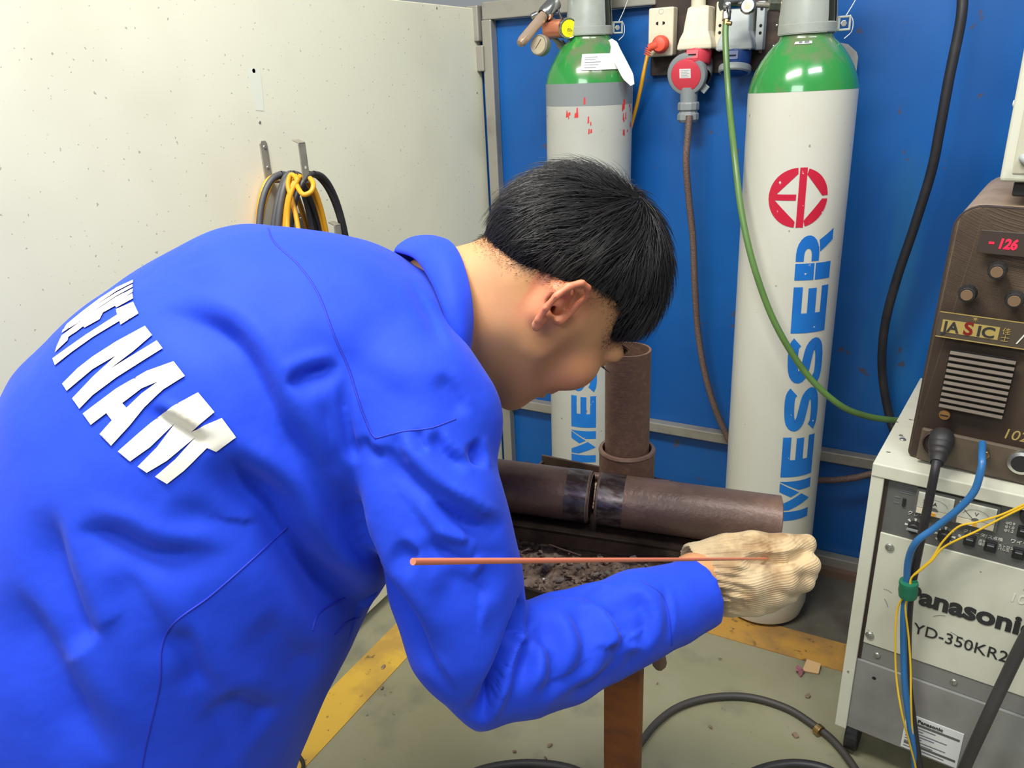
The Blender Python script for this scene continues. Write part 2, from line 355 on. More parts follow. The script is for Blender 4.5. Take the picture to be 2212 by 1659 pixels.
rail('trim_5', -1.137, -1.107, WY-.032, WY, 0, 1.456)
rail('trim_6', WX-.002, WX+.022, WY-.04, WY-.008, 1.33, 1.395)
rail('trim_7', WX-.02, WX+.014, WY-.045, WY-.008, 1.405, 1.492)
# rail along the bottom right with brown skirting
struct(MB().bb(-1.1, 1.6, WY-.05, WY-.03, 0, .022).obj('baseboard_back', mat('brown_skirting', S(112, 88, 76), .6)))

# ================================================================== GAS CYLINDERS
def cylmap(a0, r):   # u (arc metres, to the right), z -> local point, a0 angle facing the camera
    return lambda u, z: (r*math.cos(a0+u/r), r*math.sin(a0+u/r), z)
def stroke_quads(pts, wd):
    out = []; n = len(pts)
    for i in range(n-1):
        a = np.array(pts[i], float); b = np.array(pts[i+1], float)
        def nrm(j):
            t = np.array(pts[min(j+1, n-1)], float)-np.array(pts[max(j-1, 0)], float); t /= np.linalg.norm(t); return np.array([-t[1], t[0]])*wd/2
        na, nb = nrm(i), nrm(i+1); out.append([tuple(a-na), tuple(b-nb), tuple(b+nb), tuple(a+na)])
    return out
def letter_polys(ch):   # unit cell 1 x 1, stencil capitals
    t = .27
    if ch == 'M': return [[(0,0),(t*.85,0),(t*.85,1),(0,1)], [(.27,1),(.40,1),(.66,.32),(.48,0),(.27,.7)], [(.70,.40),(.96,1),(.74,1),(.60,.66)], [(.76,0),(1,0),(1,1),(.99,1),(.76,.42)]]
    if ch == 'E': return [[(0,0),(.42,0),(.42,.22),(.42,1),(0,1)], [(.42,0),(.97,0),(.97,.23),(.42,.23)], [(.42,.385),(.94,.385),(.94,.615),(.42,.615)], [(.42,.77),(.97,.77),(.97,1),(.42,1)]]
    if ch == 'S':
        P = [(.92,.80),(.80,.88),(.5,.89),(.22,.84),(.13,.70),(.24,.57),(.5,.50),(.76,.43),(.86,.29),(.76,.16),(.5,.11),(.2,.12),(.06,.20)]
        return stroke_quads([tuple(p) for p in catmull(P, 3)], .265)
    if ch == 'R':
        arc = [(.52+.38*math.cos(a), .70+.30*math.sin(a)) for a in np.linspace(PI/2, -PI/2, 12)]
        ia = [(.50+.14*math.cos(a), .70+.10*math.sin(a)) for a in np.linspace(-PI/2, PI/2, 8)]
        return [[(0,0),(.34,0),(.34,.47),(0,.47)], [(0,.51),(.34,.51),(.34,1),(0,1)], [(.38,1)]+arc+[(.38,.40),(.38,.6)]+ia+[(.38,.8)], [(.38,.38),(.56,.38),(.78,0),(1,0),(.80,.42),(.6,.38)]]
def gas_cylinder(name, label, loc, tilt, z_sh, r, a_cam, body_m, band, word, cap_shift, cap_rot, tagside):
    t = thing(name, label, 'gas cylinder', loc, tilt)
    prof = [(0, .0), (r*.72, .0), (r*.92, .012), (r, .045)]
    MB().lathe(prof+[(r, k) for k in np.linspace(.1, z_sh-(.05 if band else 0), 10)], n=64).obj('body', body_m, t, smooth=True)
    if band: MB().lathe([(r, z_sh-.05), (r+.0003, z_sh-.0499), (r+.0003, z_sh)], n=64).obj('grey_band', m_band, t, smooth=True, label='grey painted band')
    sh = [(r+.0004, z_sh), (r*.985, z_sh+.010), (r*.95, z_sh+.024), (r*.88, z_sh+.042), (r*.79, z_sh+.059), (r*.68, z_sh+.075), (r*.58, z_sh+.087), (r*.51, z_sh+.093), (r*.480, z_sh+.098), (r*.475, z_sh+.112), (r*.3, z_sh+.113)]
    MB().lathe(sh, n=64).obj('shoulder', m_green, t, smooth=True, label='glossy green painted shoulder')
    # valve guard: tulip cap, open at the sides
    zc = z_sh+.104; mb = MB()
    for a0, a1 in ((-1.9, .75), (1.25, 3.8)):
        o_ = [(.0545, 0), (.0545, .03), (.052, .06), (.050, .1), (.052, .17)]
        i_ = [(q[0]-.004, q[1]) for q in o_][::-1]
        mb.lathe(o_+i_+[o_[0]], (0, 0, zc), (0, 0, 1), 24, a_cam+a0, a_cam+a1)
    mb.lathe([(.0535, 0), (.0552, .002), (.0552, .018), (.0535, .02), (.049, .02), (.049, 0), (.0535, 0)], (0, 0, zc), (0, 0, 1), 40)
    mb.lathe([(.050, .168), (.044, .176), (.044, .18), (.036, .18)], (0, 0, zc), (0, 0, 1), 32)
    mb.obj('valve_guard', m_cap, t, smooth=True)
    # clamp ear with bolt at the right hand side of the guard
    ar = a_cam+cap_rot; ex = Vector((math.cos(ar), math.sin(ar), 0)); R3 = Matrix.Rotation(ar, 3, 'Z'); mb = MB()
    mb.box(Vector((0, 0, zc+.027))+ex*.066, (.024, .014, .004), R3); mb.box(Vector((0, 0, zc+.004))+ex*.066, (.024, .014, .004), R3)
    mb.box(Vector((0, 0, zc+.015))+ex*.077, (.004, .014, .026), R3); mb.box(Vector((0, 0, zc+.015))+ex*.0565, (.006, .014, .026), R3)
    mb.obj('clamp_ear', m_cap, t, bev=.001)
    mb = MB(); cc = Vector((0, 0, zc+.015))+ex*.066; fr = Vector((math.cos(ar-PI/2), math.sin(ar-PI/2), 0)); mb.cyl(cc-fr*.008, cc+fr*.009, .006, n=6); mb.obj('bolt', m_zinc, t, bev=.0006)
    # valve inside the guard
    mb = MB(); mb.cyl((0, 0, z_sh+.105), (0, 0, z_sh+.19), .013, .011); mb.cyl((0, 0, z_sh+.18), (0, 0, z_sh+.205), .02, n=12); mb.obj('valve', m_brass, t, smooth=True)
    # zip tie
    e2 = ex*.07+Vector((0, 0, zc+.03)); mb = MB().tube([e2, e2+Vector((.012, 0, .022)), e2+Vector((.026, -.004, .052))], .0009, 6); mb.obj('zip_tie', m_paper, t)
    mb = MB().tube([e2+ex*.007, e2+ex*.013+Vector((0, 0, -.012)), e2+ex*.012+Vector((0, 0, -.03)), e2+ex*.0+Vector((0, 0, -.042))], .0008, 6); mb.obj('zip_tie', m_paper, t)
    return t, zc, ex
def stencil_word(t, word, z0, z1, u0, u1, r, a_cam, skew=0):
    n = len(word); cell = (z1-z0)/n; mp = cylmap(a_cam, r+.0007); mb = MB()
    for i, ch in enumerate(word):
        for P in letter_polys(ch):
            Q = [(u1-(u1-u0)*p[1], z0+cell*(i+.04+.90*p[0])) for p in P]
            V2, T = fillpoly([Q], .008)
            mb.add([mp(u, z) for u, z in [(u+skew*(z-z0), z) for u, z in V2]], T)
    mb.obj('stencilled_word', m_blu, t, smooth=True, label='large blue stencilled lettering running up the side')
# right cylinder
R1 = .106
c1 = (-.257, 1.736, 0); a1 = math.atan2(-c1[1], -c1[0])
g1, zc1, ex1 = gas_cylinder('gas_cylinder', 'white gas cylinder with green shoulder and red round emblem beside the welding machines', c1, (math.radians(-.4), math.radians(-.65), 0), 1.258, R1, a1, m_cylw, False, 'MESSER', 0, 1.62, 1)
stencil_word(g1, 'MESSER', .310, 1.0, .022, .102, R1, a1, skew=-.012)
def emblem(t, zc, uc, R, a_cam, r):
    mp = cylmap(a_cam, r+.0008); mb = MB()
    def seg(a0, a1_):
        P = [(uc+R*math.cos(a), zc+R*math.sin(a)) for a in np.linspace(a0, a1_, 14)]
        P += [(uc+R*.62*math.cos(a1_-.12)*.98, zc+R*.74*math.sin(a1_-.12)), (uc+R*.74*math.cos(a0+.12), zc+R*.6*math.sin(a0+.12))]
        V2, T = fillpoly([P], .008); mb.add([mp(u, z) for u, z in V2], T)
    g = .10
    for q in [(PI/2+.08, PI-.06), (PI+.08, 3*PI/2-.08), (3*PI/2+.28, 2*PI-.06), (.06, PI/2-.28)]:
        a0, a1_ = q
        P = [(uc+R*math.cos(a), zc+R*math.sin(a)) for a in np.linspace(a0, a1_, 14)]
        c_ = lambda a, k: (uc+R*k*math.cos(a), zc+R*k*math.sin(a))
        P += [c_(a1_, .80), c_(a0, .80)]
        V2, T = fillpoly([P], .008); mb.add([mp(u, z) for u, z in V2], T)
    for (x0, x1, y0, y1) in [(uc-.001, uc+.013, zc-R, zc+R), (uc-R, uc-R*.08, zc-.005, zc+.007)]:
        V2, T = fillpoly([[(x0, y0), (x1, y0), (x1, y1), (x0, y1)]], .008); mb.add([mp(u, z) for u, z in V2], T)
    mb.obj('emblem', m_red, t, smooth=True, label='red round stencilled emblem with inner cross bars')
emblem(g1, 1.058, .010, .059, a1, R1)
# small label on the shoulder and grey card hanging behind
def shoulder_pt(ang, k, r, zsh, off=.001):   # k 0..1 up the shoulder
    pr = [(1, 0), (.95, .024), (.88, .042), (.79, .059), (.68, .075), (.58, .087), (.51, .093)]
    x = k*(len(pr)-1); i = min(int(x), len(pr)-2); f = x-i; rr = (pr[i][0]*(1-f)+pr[i+1][0]*f)*r; z = pr[i][1]*(1-f)+pr[i+1][1]*f
    return ((rr+off)*math.cos(ang), (rr+off)*math.sin(ang), zsh+z+off)
def patch(name, t, a0, a1_, k0, k1, r, zsh, m, off=.0012, nu=10, nv=6, label=None):
    vs = [shoulder_pt(a0+(a1_-a0)*i/nu, k0+(k1-k0)*j/nv, r, zsh, off) for j in range(nv+1) for i in range(nu+1)]
    fs = [(j*(nu+1)+i, j*(nu+1)+i+1, (j+1)*(nu+1)+i+1, (j+1)*(nu+1)+i) for j in range(nv) for i in range(nu)]
    return MB().add(vs, fs).obj(name, m, t, smooth=True, label=label)
patch('sticker', g1, a1-.32, a1+.18, 4.75/6, 5.3/6, R1, 1.258, m_paper, label='small white sticker')
patch('sticker_print', g1, a1-.20, a1-.10, 4.85/6, 5.2/6, R1, 1.258, m_print, .0018, 3, 2)
patch('sticker_print', g1, a1-.04, a1+.1, 4.85/6, 5.2/6, R1, 1.258, m_print, .0018, 3, 2)
# left cylinder
c2 = (-.800, 1.856, 0); a2 = math.atan2(-c2[1], -c2[0])
g2, zc2, ex2 = gas_cylinder('gas_cylinder', 'grey gas cylinder with green shoulder and white label, behind the bent worker', c2, (0, math.radians(.6), 0), 1.290, R1, a2, m_cylg, True, 'MESSER', 0, 1.62, 1)
stencil_word(g2, 'MESSER', .298, .94, -.048, .021, R1, a2)
patch('paper_label', g2, a2-.20, a2+1.0, 1.1/6, 3.1/6, R1, 1.290, m_paper, .002, 14, 6, label='white printed paper label')
for k in range(5):
    patch('label_print', g2, a2-.12, a2+.15+.06*((k*7) % 3), (1.35+.32*k)/6, (1.40+.32*k)/6, R1, 1.290, m_print, .0026, 6, 1)
mb = MB(); rr = random.Random(3)
for (px, py, n_) in [(1233, 245, 4), (1250, 243, 3), (1264, 222, 1), (1275, 262, 2), (1275, 282, 2), (1345, 228, 5), (1360, 234, 3), (1348, 258, 4), (1345, 290, 3), (1362, 270, 2), (1357, 288, 1)]:
    for q in range(n_):
        z = ony(px, py, 1.76)[2]; u = (px-1276)/FPX*1.93; u = R1*math.asin(max(-.98, min(.98, u/R1))); mp = cylmap(a2, R1+.0006)
        cu_, cz = u+rr.uniform(-.006, .006), z+rr.uniform(-.006, .006); w_, h_ = rr.uniform(.0012, .003), rr.uniform(.003, .009)
        mb.add([mp(cu_-w_, cz-h_), mp(cu_+w_, cz-h_*.7), mp(cu_+w_*.8, cz+h_), mp(cu_-w_*.6, cz+h_*.8)], [(0, 1, 2, 3)])
mb.obj('red_marks', m_redmk, g2, label='faded red hand-written marks'); bpy.data.objects['red_marks']['kind'] = 'stuff'
# hanging card tags (bent white card on the left cylinder; grey one on the right)
def card(name, t, pts, wd, th, m, label):
    mb = MB(); P = [Vector(p) for p in catmull(pts, 5)]; vs = []; n = len(P)
    for i, p in enumerate(P):
        tdir = (P[min(i+1, n-1)]-P[max(i-1, 0)]).normalized(); sd = Vector(wd).normalized(); nr = tdir.cross(sd).normalized(); h = Vector(wd).length/2
        e = min(1, .35+min(i, n-1-i)*.28)
        vs += [p-sd*h*e, p+sd*h*e, p+sd*h*e+nr*th, p-sd*h*e+nr*th]
    fs = [(0, 1, 2, 3), tuple((n-1)*4+k for k in range(4))]
    for i in range(n-1):
        for k in range(4): fs.append((i*4+k, i*4+(k+1) % 4, (i+1)*4+(k+1) % 4, (i+1)*4+k))
    return mb.add(vs, fs).obj(name, m, t, world=True, smooth=True, label=label)
card('hanging_tag', g2, [at(1318, 86, 1.80), at(1328, 110, 1.785), at(1346, 145, 1.775), at(1366, 184, 1.77)], Vector(at(1336, 96, 1.80))-Vector(at(1314, 106, 1.79)), .0012, m_paper, 'white card tag hanging from the valve guard')
o_ = Vector(at(1795, 88, 1.66)); ex_ = Vector(at(1855, 100, 1.655))-o_; ez_ = Vector(at(1795, 180, 1.675))-o_
gt = MB().prism([(-.15, 0), (.62, .0), (.93, .14), (.98, .25), (.86, .98), (.70, 1.05), (.1, .5)], o_, ex_, ez_, .0012).obj('hanging_tag', m_card, g1, world=True, label='grey card tag sticking out behind the shoulder')

# ================================================================== SOCKET BOARD AND SOCKETS
BY = WY-.02
def P_(px, py, y=BY): return ony(px, py, y)
x0, x1b = P_(1405, 150)[0], P_(1697, 120)[0]; zb0 = P_(1500, 160)[2]
bd = thing('socket_board', 'dark stained wooden board on the blue wall carrying the sockets', 'board', ((x0+x1b)/2, BY, 1.4))
MB().bb(x0, x1b, BY, WY, zb0, 1.56).obj('panel', m_wood, bd, world=True, bev=.002)
q = P_(1645, 78); MB().lathe([(.006, 0), (0, 0)], (q[0], BY-.0006, q[2]), (0, -1, 0), 16).obj('knot_hole', m_hole, bd, world=True)
q = P_(1644, 95); MB().prism([(-.004, -.018), (.003, -.02), (.005, .01), (0, .018), (-.004, .012)], (q[0], BY-.0004, q[2]), (1, 0, 0), (0, 0, 1), .0006).obj('splinter_scar', m_wood2, bd, world=True, label='pale splintered scar')
for p in [(1565, 60), (1671, 100), (1678, 55)]: q = P_(*p); screw((q[0], BY, q[2]), (0, -1, 0), .003, bd, world=True)
# wall socket
q = P_(1428, 68, 1.925); ws = thing('wall_socket', 'cream two-pin wall socket with an orange plug in it', 'socket', (q[0], 1.925, q[2]))
x0, x1_ = P_(1400, 68, 1.925)[0]-q[0], P_(1454, 68, 1.925)[0]-q[0]; z0, z1 = P_(1425, 122, 1.925)[2]-q[2], P_(1427, 16, 1.925)[2]-q[2]
MB().bb(x0, x1_, 0, BY-1.925, z0, z1).obj('housing', m_cream, ws, bev=.004, seg=3)
for s_ in (-1, 1):
    for dz in (.018,): MB().prism([(-.0028, -.004), (.0028, -.002), (.0028, .002), (-.0028, .004)] if s_ > 0 else [(-.0028, -.002), (.0028, -.004), (.0028, .004), (-.0028, .002)], (s_*.008-.002, -.0003, dz), (1, 0, 0), (0, 0, 1), .0005).obj('pin_slot', m_hole, ws)
MB().lathe([(.0052, 0), (.0056, 0), (.0056, .0006), (.0052, .0006)], (-.001, 0, .043), (0, -1, 0), 20).obj('round_mark', m_card, ws)
# orange plug with yellow cable
q = P_(1422, 90, 1.90); pl = thing('orange_plug', 'orange angled plug with yellow cable in the cream wall socket', 'plug', q)
mb = MB(); mb.lathe([(0, 0), (.017, 0), (.02, .004), (.02, .014), (.015, .022), (.008, .024), (0, .024)], (0.004, .014, -.006), (0, -1, 0), 24)
mb.cyl((.0, -.002, -.006), (-.022, -.004, -.012), .011, .008); mb.obj('plug_body', m_orange, pl, smooth=True)
mb = MB()
for k in range(4): mb.lathe([(.006, 0), (.0085, .0006), (.0085, .002), (.006, .0026)], (-.0215-.001*k, -.004, -.013-.0042*k), (-.35, 0, -1), 16)
mb.obj('strain_relief', m_orange, pl, smooth=True)
pts = [at(1406, 100, 1.86), at(1400, 115, 1.865), at(1391, 155, 1.87), at(1384, 190, 1.89), at(1376, 225, 1.91), at(1366, 262, 1.93), at(1350, 320, 1.955), at(1320, 420, 1.99)]
MB().tube(pts, .0048, 12).obj('cable', m_cabyel, pl, world=True, smooth=True, label='yellow cable')
# industrial sockets (red and blue)
def cee(name, label, cx, hm, rm, cover, zshift=0):
    q = P_(cx, 45, 1.90); t = thing(name, label, 'socket', (q[0], 1.93, q[2]))
    px2m = 1.9/FPX; W = .040
    # housing: tapering box, wider at the bottom, sloped front
    def sec(z, hw, yf): return [(-hw, yf, z), (hw*.9, yf, z), (hw, .03, z), (-hw*.9, .03, z)]
    S_ = [sec(.032, .022, -.012), sec(.028, .026, -.020), sec(.0, .029, -.028), sec(-.022, .031, -.033), sec(-.036, .038, -.036), sec(-.050, .042, -.038), sec(-.060, .043, -.038)]
    vs = [p for s_ in S_ for p in s_]; fs = [(0, 1, 2, 3), tuple(len(vs)-4+k for k in range(4))]
    for j in range(len(S_)-1):
        for k in range(4): fs.append((j*4+k, j*4+(k+1) % 4, (j+1)*4+(k+1) % 4, (j+1)*4+k))
    MB().add(vs, fs).obj('housing', hm, t, bev=.004, seg=3)
    mb = MB(); mb.box((.045, .012, -.012), (.018, .030, .100)); mb.obj('mounting_flange', hm, t, bev=.003)
    for dz in (.022, -.012, -.027): MB().lathe([(.0035, 0), (0, 0)], (.047, -.0034, dz), (0, -1, 0), 12).obj('screw_hole', m_hole, t)
    MB().cyl((-.006, .0, .03), (-.006, .0, .048), .0165).obj('cable_gland', hm, t, bev=.001)
    MB().cyl((-.006, .0, .044), (-.006, .0, .090), .014).obj('conduit', hm, t, smooth=True)
    mb = MB(); mb.lathe([(.026, 0), (.030, .003), (.030, .03), (.027, .034)], (.002, -.008, -.06), (0, -.25, -1), 28); mb.lathe([(0, .034), (.027, .034)], (.002, -.008, -.06), (0, -.25, -1), 28)
    mb.obj('outlet_barrel', rm, t, smooth=True)
    MB().box((-.004, -.037, -.071), (.030, .010, .022), Matrix.Rotation(-.25, 3, 'X')).obj('catch', rm, t, bev=.002)
    MB().box((-.004, -.0425, -.071), (.018, .002, .003), Matrix.Rotation(-.25, 3, 'X')).obj('catch_slot', m_hole, t)
    for s_ in (-1, 1): screw((s_*.034, -.036, -.060), (0, 0, -1), .003, t)
    return t
s1 = cee('industrial_socket', 'cream industrial socket with red outlet barrel, holding the red faced plug', 1505, m_cream, m_cred, None)
s2 = cee('industrial_socket', 'light grey industrial socket with dark blue outlet, behind the green hose', 1592, m_greyl, m_cblue, None)
mb = MB(); mb.lathe([(.022, .0), (.0345, .001), (.0365, .004), (.0365, .014), (.034, .017), (.028, .017)], (.0, -.022, -.092), (0, -.25, -1), 36); mb.obj('locking_ring', m_greyp, s2, smooth=True)
MB().lathe([(0, .014), (.028, .0185), (.031, .017)], (.0, -.022, -.092), (0, -.25, -1), 32).obj('blue_cover', m_cblue, s2, smooth=True, label='dark blue round cover')
# red plug with round cover and braided cable
q = at(1485, 160, 1.80); rp = thing('industrial_plug', 'grey industrial plug with round red face and white sticker, on a brown braided cable', 'plug', q)
ax = Vector((-.04, -1, -.22)).normalized()
MB().lathe([(0, -.008), (.044, -.008), (.0475, -.004), (.0475, .006), (.045, .010), (.040, .0115), (.036, .0115)], (0, 0, 0), ax, 48).obj('ring', m_greyp, rp, smooth=True)
MB().lathe([(.0365, .009), (.0355, .0125), (.033, .0135), (0, .0135)], (0, 0, 0), ax, 48).obj('red_face', m_cred, rp, smooth=True, label='round red face')
fq = Vector(q); 
e1 = Vector((1, 0, 0)); e1 = (e1-ax*e1.dot(ax)).normalized(); e2 = ax.cross(e1)*-1
if e2.z < 0: e2 = -e2
def onface_box(a0, a1_, b0, b1_, h, m, nm): return MB().add([ax*h+e1*a+e2*b for a, b in [(a0, b0), (a1_, b0), (a1_, b1_), (a0, b1_)]], [(0, 1, 2, 3)]).obj(nm, m, rp)
onface_box(-.0145, .0125, -.006, .015, .0139, m_paper, 'sticker')
for k in range(5): onface_box(-.011, .009-.004*(k % 2), -.0035+k*.0035, -.0027+k*.0035, .0141, m_print, 'sticker_print')
mb = MB(); mb.lathe([(.024, -.03), (.030, -.02), (.033, .01), (.030, .03)], (.018, .035, .012), (.1, -.6, -.5), 28); mb.obj('plug_shell', m_greyp, rp, smooth=True)
MB().cyl((.002, .012, -.030), (.002, .012, -.066), .022, .020, n=28).obj('plug_neck', m_greyp, rp, smooth=True)
mb = MB(); mb.lathe([(.0, 0), (.024, 0), (.026, .004), (.026, .018), (.022, .020), (.022, .024), (.026, .027), (.026, .040), (.020, .047), (.0, .047)], (.002, .012, -.062), (0, 0, -1), 12); mb.obj('gland_nut', m_greyp, rp, bev=.0015)
MB().box((.038, .01, -.032), (.02, .006, .02), Matrix.Rotation(.7, 3, 'Y')).obj('lid_lug', m_greyp, rp, bev=.002)
pts = [at(1489, 250, 1.82), at(1486, 290, 1.83), at(1482, 350, 1.85), at(1488, 430, 1.89), at(1497, 520, 1.93), at(1501, 620, 1.97), at(1508, 720, 2.02), at(1526, 820, 2.05), at(1558, 915, 2.075), at(1600, 980, 2.08), at(1700, 1030, 2.04), at(1780, 1037, 1.99), at(1840, 1033, 1.95), at(1900, 1022, 1.91), at(1950, 1040, 1.87)]
pc = MB().tube(pts, .0082, 14).obj('cable', m_braid, rp, world=True, smooth=True, label='brown braided cable')
# thin white wire on the board
tag(MB().tube([at(1436, 12, 1.93), at(1447, 2, 1.93), at(1458, -20, 1.93)], .002, 6).obj('wire', m_cream, smooth=True), 'short cream wire above the cream wall socket', 'wire')

# ================================================================== REGULATORS
q = at(1190, 75, 1.82); rg = thing('gas_regulator', 'brass gas regulator with flow tube and yellow warning sticker beside the grey cylinder', 'regulator', q)
def A(px, py, d=1.82): return Vector(at(px, py, d))
def mbo(nm, m, mb, par, **k): return mb.obj(nm, m, par, world=True, smooth=True, **k)
mb = MB(); a_, b_ = A(1184, 22, 1.80), A(1122, 96, 1.77); dd = (b_-a_)
mb.lathe([(0, 0), (.0115, 0), (.012, .006), (.012, dd.length-.012), (.009, dd.length-.002), (0, dd.length)], a_, dd, 24); mbo('flow_tube', m_flow, mb, rg)
mbo('float_ball', m_brass, MB().sphere(b_-dd.normalized()*.012, .009), rg)
d2 = dd.normalized(); mb = MB(); mb.lathe([(.0, 0), (.018, 0), (.0185, .004), (.0185, .042), (.015, .048)], a_-d2*.028, dd, 24); mbo('tube_holder', m_chrome, mb, rg)
mb = MB(); mb.cyl(A(1178, 62, 1.83), A(1198, 62, 1.83), .024, .024, 28); mbo('flange', m_galv, mb, rg)
mb = MB(); mb.lathe([(0, 0), (.018, 0), (.0205, .003), (.0205, .050), (.0, .050)], A(1180, 64, 1.83), A(1232, 60, 1.79)-A(1180, 64, 1.83), 32); mbo('heater_sleeve', m_copper, mb, rg)
axs = (A(1236, 60, 1.765)-A(1205, 62, 1.815)).normalized()
mb = MB(); c_ = A(1223, 61, 1.80); mb.lathe([(0, 0), (.021, 0), (.0230, .003), (.0230, .016), (.0215, .018), (.0195, .0165), (0, .0165)], c_, (axs+Vector((.2, -.45, -.1))).normalized(), 36); mbo('heater_cap', m_chrome, mb, rg)
axc = (axs+Vector((.2, -.45, -.1))).normalized()
mb = MB(); mb.lathe([(.0188, .0172), (0, .0172)], c_, axc, 36); mbo('warning_sticker', m_stick, mb, rg, label='round yellow warning sticker')
u_ = Vector((0, 0, 1)); u_ = (u_-axc*u_.z).normalized(); v_ = axc.cross(u_)
def stk(P, m=m_ink, h=.0176): mb = MB(); pts_ = [c_+axc*h+v_*a+u_*b for a, b in P]; mb.tube(pts_+[pts_[0]], .0006, 5, smooth=0); mbo('sticker_symbol', m, mb, rg)
stk([(-.009, -.008), (.009, -.008), (0, .009)]); stk([(0, -.005), (.002, 0), (-.001, 0.001), (.001, .005)])
mb = MB(); cg = A(1167, 98, 1.80); ag = Vector((-.1, -1, .15)).normalized(); mb.lathe([(0, -.012), (.022, -.012), (.0235, -.009), (.0235, .006), (.021, .009), (.019, .0075), (0, .0075)], cg, ag, 36); mbo('pressure_gauge', m_galv, mb, rg)
mb = MB(); mb.lathe([(.0188, .0078), (0, .0078)], cg, ag, 32); mbo('gauge_dial', mat('gauge_dial', S(170, 158, 134), .3), mb, rg)
mb = MB(); mb.tube([cg+ag*.0085+Vector((-.008, 0, -.008)), cg+ag*.0085+Vector((.007, 0, .012))], .0006, 5, 2); mbo('gauge_needle', m_ink, mb, rg)
mb = MB(); mb.tube([A(1192, 78, 1.83), A(1206, 92, 1.84), A(1214, 102, 1.85)], .006, 10); mbo('stem', m_galv, mb, rg)
mb = MB(); mb.cyl(A(1209, 92, 1.845), A(1224, 112, 1.86), .0115, n=6); mb.obj('hex_nut', m_galv, rg, world=True, bev=.001)
mb = MB(); mb.cyl(A(1222, 110, 1.86), A(1236, 128, 1.875), .009, n=16); mbo('inlet', m_galv, mb, rg)
mb = MB(); mb.tube([A(1182, 14, 1.8), A(1188, 2, 1.8), A(1192, -20, 1.8)], .006, 10); mb.cyl(A(1170, 22, 1.8), A(1190, 16, 1.8), .009, n=12); mbo('needle_valve', m_brass, mb, rg)
mb = MB(); mb.cyl(A(1148, 36, 1.79), A(1160, 30, 1.79), .007, n=12); mb.cyl(A(1157, 34, 1.79), A(1174, 28, 1.79), .004, n=10); mbo('side_knob', m_chrome, mb, rg)
mb = MB(); mb.tube([A(1206, -30, 1.8), A(1203, 5, 1.8), A(1207, 25, 1.8), A(1213, 42, 1.8)], [.0025, .0025, .0025, .005], 8); mbo('lead', m_cabdk, mb, rg)
# right regulator fittings, at the top edge
q = at(1620, 15, 1.66); r2 = thing('gas_regulator', 'chrome and brass regulator fitting at the guard of the white cylinder', 'regulator', q)
def B(px, py, d=1.62): return Vector(at(px, py, d))
mb = MB(); mb.tube([B(1565, -25), B(1570, 5), B(1571, 28)], .009, 14); mbo('outlet_pipe', m_chrome, mb, r2)
mb = MB(); mb.cyl(B(1570, 24), B(1569, 44), .0095, n=6); mb.obj('hex_nut', m_chrome, r2, world=True, bev=.001)
mb = MB(); mb.cyl(B(1558, 8, 1.61), B(1600, 6, 1.62), .012, n=20); mbo('valve_body', m_chrome, mb, r2)
mb = MB(); mb.lathe([(0, 0), (.007, 0), (.008, .002), (.008, .008), (.005, .010), (0, .010)], B(1572, 12, 1.60), (0, -1, .1), 18); mbo('small_cap', m_chrome, mb, r2)
mb = MB(); mb.lathe([(0, 0), (.014, 0), (.0165, .003), (.0165, .010), (.014, .013), (.0125, .0115), (0, .0115)], B(1617, 14, 1.61), (.05, -1, .1), 30); mbo('gauge', m_chrome, mb, r2)
mb = MB(); mb.lathe([(.0085, .0118), (.0, .0125)], B(1617, 14, 1.61), (.05, -1, .1), 24); mbo('gauge_face', m_cream, mb, r2)
mb = MB(); mb.cyl(B(1630, 10), B(1664, 12), .0055, n=14); mbo('connecting_pipe', m_galv, mb, r2)
mb = MB(); mb.cyl(B(1660, 10), B(1684, 11), .0135, n=6); mb.obj('hex_coupling', mat('verdigris_steel', S(150, 150, 132), .3, .8, mix=[(S(110, 128, 104), (60, 60, 60), .5, .6, 3, .7)]), r2, world=True, bev=.001)
mb = MB(); mb.lathe([(0, 0), (.013, 0), (.0145, .003), (.0145, .012), (.011, .016), (.011, .022), (.0135, .024), (.0135, .035), (0, .04)], B(1683, 11), B(1720, 14)-B(1683, 11), 20); mbo('brass_coupling', m_brass, mb, r2)
mb = MB(); mb.cyl(B(1569, 44), B(1568, 54), .007, n=16); mb.cyl(B(1570, 50, 1.615), B(1580, 51, 1.61), .0045, n=10); mbo('hose_clamp', m_brass, mb, r2)
# green hose
pts = [B(1568, 48, 1.62), B(1567, 75, 1.62), B(1569, 130, 1.62), B(1575, 220, 1.62), B(1587, 340, 1.58), B(1602, 460, 1.57), B(1630, 580, 1.57), B(1675, 700, 1.58), B(1740, 805, 1.59), B(1810, 872, 1.59), B(1870, 898, 1.60), B(1940, 908, 1.62), B(2010, 905, 1.70), B(2090, 880, 1.8)]
tag(MB().tube(pts, .0066, 14).obj('gas_hose', m_ghose, smooth=True), 'green gas hose drooping across the white cylinder', 'hose')
# thick black cable on the right
pts = [B(2095, -420, 1.32), B(2088, -200, 1.38), B(2080, -40, 1.45), B(2076, 40, 1.47), B(2050, 170, 1.51), B(2030, 280, 1.55), B(2012, 370, 1.59), B(1975, 490, 1.65), B(1938, 600, 1.71), B(1912, 700, 1.77), B(1905, 790, 1.82), B(1915, 870, 1.85), B(1935, 940, 1.85), B(1980, 1010, 1.8)]
tag(MB().tube(pts, .0098, 16).obj('power_cable', m_cabdk, smooth=True), 'thick black cable hanging down the blue wall beside the white cylinder', 'cable')

